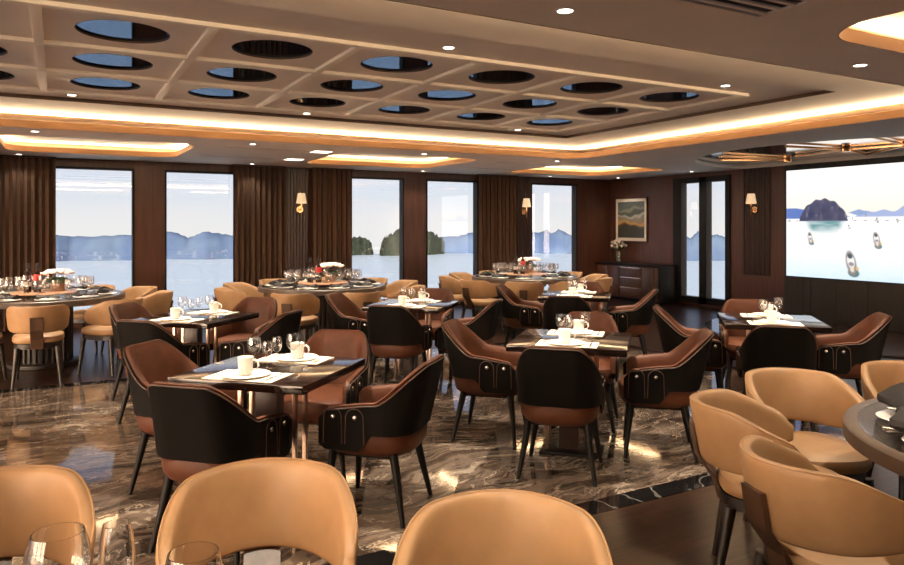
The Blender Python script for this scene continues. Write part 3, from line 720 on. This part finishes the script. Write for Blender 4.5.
def barrel():
    t = thing('barrel_chair', '', 'chair', (0, 0, 0), 0, 'tan barrel chairs around the round tables')
    bm = bmesh.new(); rings = []; n = 44; amax = R(102)
    for i in range(n+1):
        a = -amax+2*amax*i/n; k = abs(a)/amax
        x, y = .228*math.sin(a), .02-.302*math.cos(a)
        nx, ny = math.sin(a), -math.cos(a)
        zt = .758-.10*smooth(.45, 1, k); zb = .503+.02*smooth(.5, 1, k); th = .046
        e_ = smooth(.86, 1, k)
        zm = (zt+zb)/2; hh = (zt-zb)/2*(1-.55*e_**2.2); zm -= .012*e_; th *= 1-.35*e_**2
        ring = []
        for j in range(20):
            b_ = 2*PI*j/20; ca, sa = math.cos(b_), math.sin(b_)
            d = th/2*math.copysign(abs(ca)**.45, ca); z = zm+hh*math.copysign(abs(sa)**.42, sa)
            ln = .055*(z-.5)/.3*(1-.5*k)
            ring.append((x+nx*(d+ln), y+ny*(d+ln), z))
        rings.append(ring)
    loft(bm, rings); br = finish('backrest', bm, M['tan'], t, ang=60)
    # piping round the outer face
    bm = bmesh.new()
    tube(bm, [Vector(r_[4])+(Vector(r_[0])-Vector(r_[10])).normalized()*.001 for r_ in rings[1:-1]], .0035, 6); finish('piping', bm, M['tan'], br)
    bm = bmesh.new()
    rings = []
    for z, y in ((.35, -.226), (.44, -.252), (.53, -.320), (.62, -.336), (.655, -.342)):
        rings.append([(-.052, y-.006, z), (.052, y-.006, z), (.055, y+.012, z), (-.055, y+.012, z)])
    loft(bm, rings); finish('back_slat', bm, M['slat'], t, ang=20)
    bm = bmesh.new(); cushion(bm, .218, .245, [(.05, .398), (.010, .403), (0, .420), (0, .440), (.008, .458), (.04, .470), (.12, .477)], 3.0, (0, .015)); finish('seat', bm, M['tan'], t)
    bm = bmesh.new(); cushion(bm, .20, .225, [(.02, .345), (.0, .35), (0, .398), (.01, .400)], 3.2, (0, .0)); finish('seat_frame', bm, M['legwood'], t)
    for sx in (-1, 1):
        for y0_, y1_ in ((.185, .215), (-.185, -.245)):
            bm = bmesh.new(); tube(bm, [(sx*.165, y0_, .36), (sx*.174, y0_+(y1_-y0_)*.3, .25), (sx*.197, y1_, 0)], [.026, .022, .013], 10); finish('leg', bm, M['legwood'], t)
    return t

U = Vector((math.cos(R(-45)), math.sin(R(-45)), 0)); V = Vector((math.cos(R(45)), math.sin(R(45)), 0))
TN = {'a': 'square table behind two tan chairs', 'b': 'square table mid marble floor', 'c': 'square table before the screen',
      'd': 'square table below second window', 'e': 'square table below third window', 'f': 'square table below fifth window'}
# back-top position of each chair in its table's own axes: front, left, right, back
SEATS = {'a': ((-.045, -.715, 0), (-.965, .17, 0), (.85, .18, 0), (-.06, .985, 4)), 'b': ((-.02, -.727, 0), (-.92, .19, 0), (.875, .20, 3), (.02, 1.03, 0)),
         'c': ((-.03, -.815, 0), (-.888, .14, 0), (.85, .12, 0), (-.07, 1.04, 0)), 'd': ((0, -.72, 0), (-.91, .2, 0), (.855, .10, 0), (-.02, 1.05, 3)),
         'e': ((0, -.70, 0), (-.95, .20, 0), (.845, .02, 0), (-.08, 1.05, 0)), 'f': ((-.02, -.86, 0), (-.94, .30, 0), (.85, .12, 0), (0, 1.04, 0))}
WHO = ('black back to viewer', 'curtain side seat', 'screen side seat', 'window side seat')
ac = armchair(); first = True
FACE = (45, -45, 135, -135)
for k, (tx, ty) in TABLES.items():
    for i, (u, v, jit) in enumerate(SEATS[k]):
        fa = R(FACE[i]+jit); fd = Vector((math.cos(fa), math.sin(fa), 0))
        p = Vector((tx, ty, 0))+U*u+V*v+fd*.335
        lab = 'brown armchair, %s, %s' % (WHO[i], TN[k])
        if first: ac.location = p; ac.rotation_euler = (0, 0, fa-PI/2); ac['label'] = lab; first = False
        else: dup(ac, p, fa-PI/2, lab)

bc = barrel(); first = True
RN = {'p': 'round table by end curtain', 'q': 'round table under first sconce', 'r': 'round table under second sconce', 's': 'round table with black bow napkins', 't': 'round table with big wine glass'}
BAR = {'p': (1.22, [(123, 'behind the flowers'), (90, 'in front of the first window'), (55, 'bright one by the wood pillar'), (17, 'side-on below second window'), (-22, 'turned to the marble floor'), (-63, 'slatted back to the viewer'), (-100, 'cut by the frame edge')]),
       'q': (1.25, [(-97, 'slatted back to the viewer'), (-58, 'back to viewer behind a brown armchair'), (-12, 'dark outer side on the marble side'), (30, 'thin bright rim by the pillar'), (63, 'bright inside below third window'), (98, 'behind the bottles'), (135, 'inside showing before second curtain'), (171, 'outermost towards second window'), (209, 'outer back beside second window')]),
       'r': (1.22, [(263, 'slatted back square to viewer'), (225, 'slatted back below fourth window'), (187, 'outermost below fourth window'), (149, 'inside showing below fourth window'), (113, 'window side before the curtain'), (79, 'window side behind the bottles'), (45, 'window side below fifth window'), (11, 'outermost towards the sideboard'), (-25, 'side-on behind the square table'), (-61, 'back behind the square table')]),
       's': (1.36, [(180, 'largest, curved slatted back close by'), (145, 'side-on beside a brown armchair'), (109, 'whole seat showing'), (79, 'cut by the frame edge')]),
       't': (1.38, [(109, 'cut by the frame edge'), (78, 'wide backrest front above small glasses'), (46.5, 'alone at the bottom of photo')])}
# the two tables close to the camera: middle of each backrest (x, y) and the way it faces
CLOSE = {('s', 180): (1.983, 1.544, -17.5), ('s', 145): (2.426, 2.202, -49.0), ('s', 109): (3.277, 2.44, -116.9), ('s', 79): (4.031, 2.253, -128.9),
         ('t', 109): (-0.177, 2.576, -88.9), ('t', 78): (0.567, 2.269, -104.9), ('t', 46.5): (1.097, 1.667, -125.9)}
for k, (dist, lst) in BAR.items():
    for ca, w in lst:
        a = R(ca-YAW); d = Vector((math.cos(a), math.sin(a), 0)); f_ = a+PI
        bp_ = Vector((*ROUND[k], 0))+d*(dist+.06)
        if (k, ca) in CLOSE: cx_, cy_, fdeg = CLOSE[(k, ca)]; f_ = R(fdeg); bp_ = Vector((cx_, cy_, 0))
        p = bp_+Vector((math.cos(f_), math.sin(f_), 0))*.32; rz = f_-PI/2
        lab = 'tan barrel chair, %s, %s' % (w, RN[k])
        if first: bc.location = p; bc.rotation_euler = (0, 0, rz); bc['label'] = lab; first = False
        else: dup(bc, p, rz, lab)

# ------------------------------------------------------------------ tables
def square_table(): 
    t = thing('square_table', '', 'table', (0, 0, 0), 0, 'square lacquered dining tables')
    bm = bmesh.new(); bx2(bm, -.372, -.372, .708, .372, .372, .75, .006); finish('tabletop', bm, M['top'], t)
    bm = bmesh.new(); bx2(bm, -.26, -.12, .690, .26, .12, .708, .004); finish('top_bracket', bm, M['legblk'], t)
    bm = bmesh.new(); bx2(bm, -.20, -.13, 0, .20, .13, .022, .005); finish('base_plate', bm, M['legblk'], t)
    bm = bmesh.new(); bx2(bm, -.085, -.035, .02, .045, .035, .692, .004); finish('column', bm, M['walnut_d'], t)
    for sx in (-1, 1):
        for sy in (-1, 1):
            bm = bmesh.new(); bx2(bm, sx*.16-.011, sy*.055-.011, .02, sx*.16+.011, sy*.055+.011, .692, .002); finish('post', bm, M['post'], t)
    return t
st = square_table(); first = True
for k, (x, y) in TABLES.items():
    lab = 'dark lacquered '+TN[k]
    if first: st.location = (x, y, 0); st.rotation_euler = (0, 0, R(-45)); st['label'] = lab; first = False
    else: dup(st, (x, y, 0), R(-45), lab)
def round_table():
    t = thing('round_table', '', 'table', (0, 0, 0), 0, 'large round dining tables')
    bm = bmesh.new(); lathe(bm, [(0, .748), (.74, .748), (.752, .750), (.752, .735), (0, .735)], 72); finish('tabletop', bm, M['rtop'], t)
    bm = bmesh.new(); lathe(bm, [(.753, .735), (.753, .7505), (.79, .7505), (.80, .744), (.80, .695), (.79, .69), (.70, .69), (.70, .735)], 72, cap=False); finish('rim', bm, M['rim'], t)
    bm = bmesh.new(); rings = []
    for z in (.05, .70): rings.append([((.27+.010*(1 if i % 4 < 2 else -1))*math.cos(2*PI*i/120), (.27+.010*(1 if i % 4 < 2 else -1))*math.sin(2*PI*i/120), z) for i in range(120)])
    loft(bm, rings); finish('pedestal', bm, M['drum'], t, ang=10)
    bm = bmesh.new(); lathe(bm, [(0, 0), (.34, 0), (.35, .01), (.35, .045), (.33, .055), (0, .055)], 48); finish('base', bm, M['drum'], t)
    return t
rt = round_table(); first = True
for k, (x, y) in ROUND.items():
    lab = {'p': 'big dark round dining table by the end curtain', 'q': 'big dark round dining table below the first sconce', 'r': 'big dark round dining table below the second sconce', 's': 'dark round table edge with brown rim beside the tan chairs', 't': 'dark round table holding the big wine glass, mostly out of frame'}[k]
    if first: rt.location = (x, y, 0); rt['label'] = lab; first = False
    else: dup(rt, (x, y, 0), 0, lab)

# ------------------------------------------------------------------ tableware prototypes
def wine_glass(parts=True, h=.17, rb=.038, m='glass', name='wine_glass', cat='glass'):
    t = thing(name, '', cat)
    bm = bmesh.new(); lathe(bm, [(0, 0), (rb*.85, 0), (rb*.85, .002), (.006, .006), (.0035, .02), (.0035, h*.45), (.008, h*.48)], 20); finish('stem', bm, M[m], t)
    bm = bmesh.new()
    pr = [(.004, h*.47), (rb*.55, h*.52), (rb*.9, h*.62), (rb, h*.72), (rb*.95, h*.85), (rb*.8, h)]
    lathe(bm, pr+[(r-.0012, z) for r, z in reversed(pr)], 24, cap=False); finish('bowl', bm, M[m], t)
    return t
def flute():
    t = thing('small_glass', '', 'glass')
    h = .145
    bm = bmesh.new(); lathe(bm, [(0, 0), (.026, 0), (.026, .002), (.005, .006), (.0033, .015), (.0033, h*.42), (.007, h*.45)], 20); finish('stem', bm, M['glass'], t)
    bm = bmesh.new(); pr = [(.004, h*.44), (.018, h*.5), (.026, h*.62), (.027, h*.78), (.023, h)]
    lathe(bm, pr+[(r-.0012, z) for r, z in reversed(pr)], 22, cap=False); finish('bowl', bm, M['glass'], t)
    return t
def mug():
    t = thing('mug', '', 'mug')
    bm = bmesh.new(); lathe(bm, [(0, 0), (.030, 0), (.034, .006), (.039, .085), (.0375, .087), (.036, .084), (.031, .010), (0, .007)], 28); finish('body', bm, M['china'], t)
    bm = bmesh.new(); tube(bm, [(.034, 0, .068), (.050, 0, .073), (.064, 0, .062), (.066, 0, .042), (.056, 0, .025), (.034, 0, .022)], .0052, 8); finish('handle', bm, M['china'], t)
    return t
def plate_mesh(bm, r, dz=.011):
    lathe(bm, [(0, 0), (r*.6, 0), (r*.62, .003), (r*.98, dz-.002), (r, dz), (r*.97, dz+.002), (r*.62, .008), (r*.58, .005), (0, .005)], 40)
def plate(r=.12):
    t = thing('plate', '', 'plate')
    bm = bmesh.new(); plate_mesh(bm, r); finish('dish', bm, M['china'], t)
    return t
def fork():
    t = thing('fork', '', 'cutlery')
    bm = bmesh.new(); bx2(bm, -.004, -.085, 0, .004, .02, .0025, .001); finish('handle', bm, M['steel'], t)
    bm = bmesh.new(); bx2(bm, -.010, .02, 0, .010, .045, .0025)
    for i in range(4): bx2(bm, -.010+.0055*i, .045, 0, -.0065+.0055*i, .085, .0025)
    finish('tines', bm, M['steel'], t); return t
def knife():
    t = thing('knife', '', 'cutlery')
    bm = bmesh.new(); bx2(bm, -.0055, -.09, 0, .0055, .0, .004, .0015); finish('handle', bm, M['steel'], t)
    bm = bmesh.new(); loft(bm, [[(-.006, .0, 0), (.006, .0, 0), (.006, .0, .002), (-.006, .0, .002)], [(-.007, .07, 0), (.006, .07, 0), (.006, .07, .002), (-.007, .07, .002)], [(-.001, .10, 0), (.004, .10, 0), (.004, .10, .0015), (-.001, .10, .0015)]]); finish('blade', bm, M['steel'], t); return t
P = {'wine': wine_glass(), 'flute': flute(), 'mug': mug(), 'plate': plate(), 'fork': fork(), 'knife': knife()}
used = {}
def put(kind, p, rz, lab, group):
    src = P[kind]
    if kind not in used: used[kind] = 1; src.location = p; src.rotation_euler = (0, 0, rz); src['label'] = lab; src['group'] = group; return src
    return dup(src, p, rz, lab, group)
bm0 = None; mat_src = None
SIDE = ('viewer-side place', 'window-side place')
ZT = .750
for k, (tx, ty) in TABLES.items():
    def W(u, v, z): p = Vector((tx, ty, 0))+U*u+V*v; return (p.x, p.y, z)
    for si, sv in ((0, -1), (1, 1)):
        ang = R(-45) if sv < 0 else R(135)
        def S(a, b_, z): return W(a*-sv, sv*.24+b_*-sv*1.0, z)     # a along the table edge, b inwards
        pl_ = '%s, %s' % (SIDE[si], TN[k])
        if mat_src is None:
            bm = bmesh.new(); bx2(bm, -.19, -.11, 0, .19, .11, .003); mat_src = finish('placemat', bm, M['mat'], smooth=False); o = mat_src
        else: o = mat_src.copy(); C.objects.link(o)
        o.location = S(0, 0, ZT); o.rotation_euler = (0, 0, ang); tag(o, 'cream cloth placemat under '+pl_, 'placemat', 'cream placemats on the square tables')
        put('plate', S(-.01, .0, ZT+.003), ang, 'white plate on the placemat at '+pl_, 'plates on the square tables')
        put('mug', S(-.02, .01, ZT+.0085), R(-45)+.2, 'white china mug on the plate at '+pl_, 'mugs on the square tables')
        put('fork', S(-.155, 0, ZT+.003), ang, 'steel fork beside the plate at '+pl_, 'forks on the square tables')
        put('knife', S(.145, 0, ZT+.003), ang, 'steel knife beside the plate at '+pl_, 'knives on the square tables')
        if si == 0: gw, gf = (-.06, -.085), (-.005, -.05)
        else: gw, gf = (.075, .085), (-.03, .095)
        put('wine', W(*gw, ZT), 0, 'clear stemmed wine glass behind the mug at '+pl_, 'wine glasses on the square tables')
        put('flute', W(*gf, ZT), 0, 'small stemmed glass beside the wine glass, '+pl_, 'small glasses on the square tables')

# round tables by the windows: turntable, bottles, flowers, settings
def single(name, bm, m): 
    o = finish(name, bm, m); return o
sus = thing('turntable', '', 'turntable')
bm = bmesh.new(); lathe(bm, [(0, .025), (.31, .025), (.315, .032), (.31, .040), (0, .040)], 56); finish('disc', bm, M['susan'], sus)
bm = bmesh.new(); lathe(bm, [(0, 0), (.10, 0), (.10, .025), (0, .025)], 24); finish('base', bm, M['drum'], sus)
def bottle(red):
    t = thing('wine_bottle', '', 'bottle')
    bm = bmesh.new(); lathe(bm, [(0, 0), (.036, 0), (.038, .008), (.038, .17), (.032, .195), (.015, .225), (.013, .29), (.0155, .292), (.0155, .305), (0, .305)], 20); finish('body', bm, M['bottle'], t)
    if red:
        bm = bmesh.new(); lathe(bm, [(.0386, .125), (.0388, .128), (.0388, .168), (.0345, .192), (.033, .192)], 20, cap=False); finish('shoulder_label', bm, M['redlab'], t)
    bm = bmesh.new(); lathe(bm, [(.0384, .065), (.0387, .066), (.0387, .11), (.0384, .111)], 20, cap=False); finish('label', bm, M['whitelab'] if not red else M['bottle'], t)
    bm = bmesh.new(); lathe(bm, [(.0145, .245), (.0155, .247), (.0162, .306), (0, .308)], 16); finish('capsule', bm, M['drum'], t)
    return t
bo = (bottle(False), bottle(True))
fl = thing('flower_arrangement', '', 'flowers')
bm = bmesh.new(); lathe(bm, [(0, 0), (.06, 0), (.07, .03), (.065, .085), (.06, .085), (.06, .03), (0, .02)], 24); finish('bowl', bm, M['susan'], fl)
bm = bmesh.new()
for i in range(34):
    a = i*2.4; rr = .115*math.sqrt((i+.5)/34); p = Vector((rr*math.cos(a)*1.25, rr*math.sin(a)*1.25, .165-2.2*rr*rr+.02*random.random()))
    for j in range(5):
        g = bmesh.ops.create_icosphere(bm, subdivisions=1, radius=.021)['verts']
        bmesh.ops.transform(bm, matrix=Matrix.Translation(p+Vector((.016*math.cos(j*1.257+a), .016*math.sin(j*1.257+a), 0))) @ Matrix.Rotation(j*1.257, 4, 'Z') @ Matrix.Diagonal((1, .8, .6, 1)), verts=g)
finish('blossom', bm, M['flower'], fl)
bm = bmesh.new()
for i in range(16):
    a = i*2.4; bx(bm, (.10*math.cos(a), .10*math.sin(a), .09), (.08, .03, .004), rot=Matrix.Rotation(a, 3, 'Z') @ Matrix.Rotation(.5, 3, 'Y'))
finish('leaf', bm, M['green'], fl)
def far_plate():
    bm = bmesh.new(); plate_mesh(bm, .125); return finish('plate', bm, M['china'])
def napkin_mesh(bm, s=1.0):
    # a cloth pinched at the middle: two flared folds and a band
    for sx in (-1, 1):
        rings = []
        for k in range(7):
            q_ = k/6; w_ = .018+.062*q_**.8; h_ = .016+.030*q_
            rings.append([(sx*.115*q_*s, w_*math.cos(a)*s+.004*math.sin(3*a+q_*4), max(0, .024*s+h_*math.sin(a)*s*(1 if math.sin(a) > 0 else .5)*(1+.25*math.cos(4*a)*q_))) for a in [2*PI*i/16 for i in range(16)]])
        loft(bm, rings)
    tube(bm, [(-.012*s, 0, .024*s), (.012*s, 0, .024*s)], .022*s, 12)
fp = far_plate(); bm = bmesh.new(); napkin_mesh(bm); fn = finish('napkin', bm, M['napkin'])
bm = bmesh.new(); h, rb = .19, .040
pr = [(.004, h*.47), (rb*.55, h*.52), (rb*.9, h*.62), (rb, h*.72), (rb*.95, h*.85), (rb*.8, h)]
lathe(bm, [(0, 0), (.034, 0), (.034, .002), (.006, .006), (.0035, .02), (.0035, h*.45), (.004, h*.47)]+pr[1:]+[(r_-.0012, z) for r_, z in reversed(pr)], 20, cap=False); fg = finish('wine_glass', bm, M['glass'])
once = set()
def cp(src, p, rz, lab, cat, group):
    if src.name in once: o = src.copy(); C.objects.link(o)
    else: once.add(src.name); o = src
    o.location = p; o.rotation_euler = (0, 0, rz); return tag(o, lab, cat, group)
def cpt(src, p, rz, lab, group):
    if src.name in once: return dup(src, p, rz, lab, group)
    once.add(src.name); src.location = p; src.rotation_euler = (0, 0, rz); src['label'] = lab; src['group'] = group; return src
GAPS = {'p': 'tan-rimmed', 'q': '', 'r': ''}
for k in ('p', 'q', 'r'):
    x, y = ROUND[k]; tn = RN[k]
    cpt(sus, (x, y, .7485), 0, 'tan wooden turntable in the centre of the '+tn, 'turntables on the round tables')
    rt_ = Vector((math.cos(R(-YAW)), math.sin(R(-YAW)), 0)); fw_ = Vector((math.sin(R(YAW)), math.cos(R(YAW)), 0))
    c = Vector((x, y, .7885))
    cpt(bo[0], c-rt_*.15-fw_*.05, 0, 'dark wine bottle with pale label on the turntable of the '+tn, 'dark wine bottles on the turntables')
    cpt(bo[1], c-rt_*.045-fw_*.05, 0, 'dark bottle with red shoulder on the turntable of the '+tn, 'red labelled bottles on the turntables')
    cpt(fl, c+rt_*.07+fw_*.15, 0, 'white flowers in a low bowl behind the bottles, '+tn, 'white table flowers').scale = (1.1, 1.1, 1.3)
    for i in range(10):
        a = R(BAR[k][1][0][0]-YAW+36*i); d = Vector((math.cos(a), math.sin(a), 0)); s = Vector((-d.y, d.x, 0)); p = Vector((x, y, 0))+d*.60
        cp(fp, (p.x, p.y, .750), 0, 'white plate under a black napkin on the '+tn, 'plate', 'plates on the '+tn)
        cp(fn, (p.x, p.y, .766), a+PI/2, 'black bow-folded napkin on a plate on the '+tn, 'napkin', 'black napkins on the '+tn).scale = (.9, .9, .6)
        for j, (dr, ds) in enumerate(((.44, .075), (.40, -.01), (.45, -.085))):
            g = Vector((x, y, 0))+d*dr+s*ds
            cp(fg, (g.x, g.y, .750), 0, 'clear stemmed glass standing around the turntable on the '+tn, 'glass', 'glasses on the '+tn)
    # what the turntable carries besides: two glasses
    for j, (a_, b_) in enumerate(((-.10, -.16), (.06, -.14))):
        g = c+rt_*a_+fw_*b_
        cp(fg, g, 0, 'clear stemmed glass on the turntable before the bottles, '+tn, 'glass', 'glasses on the turntable, '+tn)
# table with black napkins by the frame edge
x, y = ROUND['s']
for ca, w in ((180, 'before the large slatted tan chair'), (145, 'before the side-on tan chair'), (109, 'before the tan chair showing its whole seat'), (79, 'before the tan chair cut by the frame edge'), (45, 'far along the rim')):
    a = R(ca-YAW); d = Vector((math.cos(a), math.sin(a), 0)); p = Vector((x, y, 0))+d*.57; s = Vector((-d.y, d.x, 0))
    put('plate', (p.x, p.y, .750), 0, 'white plate with a black napkin '+w, 'plates on the table with black bow napkins')
    o = cp(fn, (p.x, p.y, .766), a+PI/2+.3, 'black bow napkin on a plate '+w, 'napkin', 'black napkins on the big bow napkin table'); o.scale = (1.15, 1.15, 1.3)
    f = p+s*.17; put('fork', (f.x, f.y, .750), a+PI/2, 'steel fork beside the plate '+w, 'forks on the table with black bow napkins')
    f = p-s*.17; put('knife', (f.x, f.y, .750), a+PI/2, 'steel knife beside the plate '+w, 'knives on the table with black bow napkins')
    g = p-d*.24; put('wine', (g.x, g.y, .750), 0, 'clear wine glass beyond the plate '+w, 'wine glasses on the table with black bow napkins')

# big glasses on the table below the camera
def big(name, pr, z0, loc, lab, th=.0016):
    t = thing(name, lab, 'glass', loc)
    bm = bmesh.new(); lathe(bm, [(0, 0), (.040, 0), (.040, .002), (.008, .006), (.0042, .02), (.0042, z0-.006), (.010, z0)], 32); finish('stem', bm, M['thick'], t)
    bm = bmesh.new(); lathe(bm, [(0, z0), *pr]+[(max(.0, r_-th), z+(th if i == len(pr)-1 else 0)*0) for i, (r_, z) in reversed(list(enumerate(pr)))]+[(0, z0+.004)], 48); finish('bowl', bm, M['thick'], t)
    return t
big('wine_glass', [(.024, .093), (.043, .113), (.053, .134), (.055, .155), (.051, .180), (.043, .206)], .086, (-.0, 1.45, .750), 'large balloon wine glass at the bottom corner of the photo')
big('tumbler_glass', [(.018, .085), (.027, .102), (.031, .128), (.031, .155), (.028, .185), (.0235, .208)], .079, (.094, 1.433, .750), 'slim clear glass between the two wider wine glasses')
big('wine_glass', [(.022, .085), (.038, .10), (.048, .120), (.050, .14), (.048, .163), (.042, .186)], .079, (.205, 1.297, .750), 'wide wine glass cut by the bottom edge of the photo')
for ca, w in ((109, 'below the wine glasses'),):
    a = R(ca-YAW); d = Vector((math.cos(a), math.sin(a), 0)); p = Vector((*ROUND['t'], 0))+d*.66
    put('plate', (p.x, p.y, .750), 0, 'white plate on the table '+w, 'plates on the table with the big wine glass')
    cp(fn, (p.x, p.y, .766), a+PI/2, 'black napkin on the plate '+w, 'napkin', 'napkins on the big wine glass table')

# ------------------------------------------------------------------ outside: sea and hills
ZS = -18.5
sea = mat('sea_water', (.13, .20, .30), .30)
n, l, b = nodes(sea); tcn = n.new('ShaderNodeTexCoord'); mpn = n.new('ShaderNodeMapping'); mpn.inputs['Scale'].default_value = (.05, .16, 1); l.new(tcn.outputs['Object'], mpn.inputs[0])
x_ = n.new('ShaderNodeTexNoise'); x_.inputs['Scale'].default_value = 3; x_.inputs['Detail'].default_value = 8; l.new(mpn.outputs[0], x_.inputs[0])
bp = n.new('ShaderNodeBump'); bp.inputs['Strength'].default_value = .35; bp.inputs['Distance'].default_value = 1.0; l.new(x_.outputs[0], bp.inputs['Height']); l.new(bp.outputs[0], b.inputs['Normal'])
bm = bmesh.new(); vs = [bm.verts.new((520*math.cos(2*PI*i/96), 520*math.sin(2*PI*i/96), ZS)) for i in range(96)]; bm.faces.new(vs)
o = finish('sea', bm, sea, smooth=False); structure(o)
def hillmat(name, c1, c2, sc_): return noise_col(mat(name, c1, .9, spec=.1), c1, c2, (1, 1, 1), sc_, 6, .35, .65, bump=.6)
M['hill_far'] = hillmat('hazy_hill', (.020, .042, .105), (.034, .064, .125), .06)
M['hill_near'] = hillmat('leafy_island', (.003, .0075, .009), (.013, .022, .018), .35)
def ridge(name, pts, m, depth, lab, rough=.8, sub=6):
    """pts: shoreline x, y and ridge height; a rounded ridge with two slopes and small crags"""
    P3 = []
    for (xa, ya, ha), (xb, yb_, hb) in zip(pts, pts[1:]):
        for i in range(sub): t_ = i/sub; P3.append((xa+(xb-xa)*t_, ya+(yb_-ya)*t_, ha+(hb-ha)*t_))
    P3.append(pts[-1]); rings = []
    for x, y, h in P3:
        r_ = math.hypot(x, y); dx, dy = x/r_, y/r_; ring = []
        j1 = random.uniform(-.35, .35)*rough
        for q_, hz in ((0, -.5), (.12, .30), (.25, .62), (.38, .86), (.5, 1), (.66, .85), (.85, .5), (1, -.5)):
            z = ZS+(h*hz if hz > 0 else -1)+(j1+random.uniform(-.3, .3)*rough if hz > .2 else 0)
            ring.append((x+dx*depth*q_, y+dy*depth*q_, z))
        rings.append(ring)
    bm = bmesh.new(); loft(bm, rings, close=False, cap=False)
    o = finish(name, bm, m, ang=80); tag(o, lab, 'hill'); return o
def lift(pts, depth):   # crest lies behind the shoreline: raise it so its outline stays
    return [(x, y, 20-(20-h)*(1+depth*.5/math.hypot(x, y))) for x, y, h in pts]
H1 = [(-57, 485, 14.4), (0, 459, 14.9), (6, 463, 14.0), (19, 456, 13.8), (31, 456, 14.8), (39, 451, 14.8), (47, 454, 16.5), (56, 456, 17.0), (63, 452, 15.8), (68, 449, 12.8), (77, 444, 17.0), (89, 445, 14.8), (107, 435, 12.7)]
H2 = [(165, 453, 12.0), (175, 457, 12.2), (184, 461, 12.4), (187, 458, 11.0), (189, 457, 8.0), (190, 456, 2.0)]
H3 = [(192.5, 451, 3.0), (194, 452, 7.5), (197, 454, 11.7), (202, 451, 15.5), (209, 447, 18.6), (223, 459, 20.0), (233, 454, 16.4), (251, 466, 9.6)]
H4 = [(235, 474, 11.1), (252, 476, 11.7), (267, 474, 12.3), (278, 470, 15.4), (291, 467, 16.2), (311, 456, 15.0), (320, 449, 15.4), (322, 446, 14.6), (323, 437, 17.4), (326, 436, 14.3), (328, 435, 15.1), (331, 433, 17.7), (336, 430, 14.7), (337, 420, 11.5), (338, 414, 12.6), (342, 395, 12.9)]
H5 = [(301, 300, 14.3), (309, 295, 16.6), (313, 293, 15.4), (316, 291, 12.9), (320, 289, 17.1), (323, 288, 15.4), (326, 286, 14.6), (330, 284, 15.4), (334, 282, 13.7), (346, 275, 13.1)]
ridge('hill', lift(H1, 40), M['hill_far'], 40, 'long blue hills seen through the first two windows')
ridge('hill', lift(H2, 20), M['hill_near'], 20, 'dark wooded shore at the curtain edge of the third window', 1.8, 8)
ridge('island', [(x*.97, y*.97, h) for x, y, h in H3], M['hill_near'], 26, 'steep dark wooded island rising in the third window', 3.0, 9)
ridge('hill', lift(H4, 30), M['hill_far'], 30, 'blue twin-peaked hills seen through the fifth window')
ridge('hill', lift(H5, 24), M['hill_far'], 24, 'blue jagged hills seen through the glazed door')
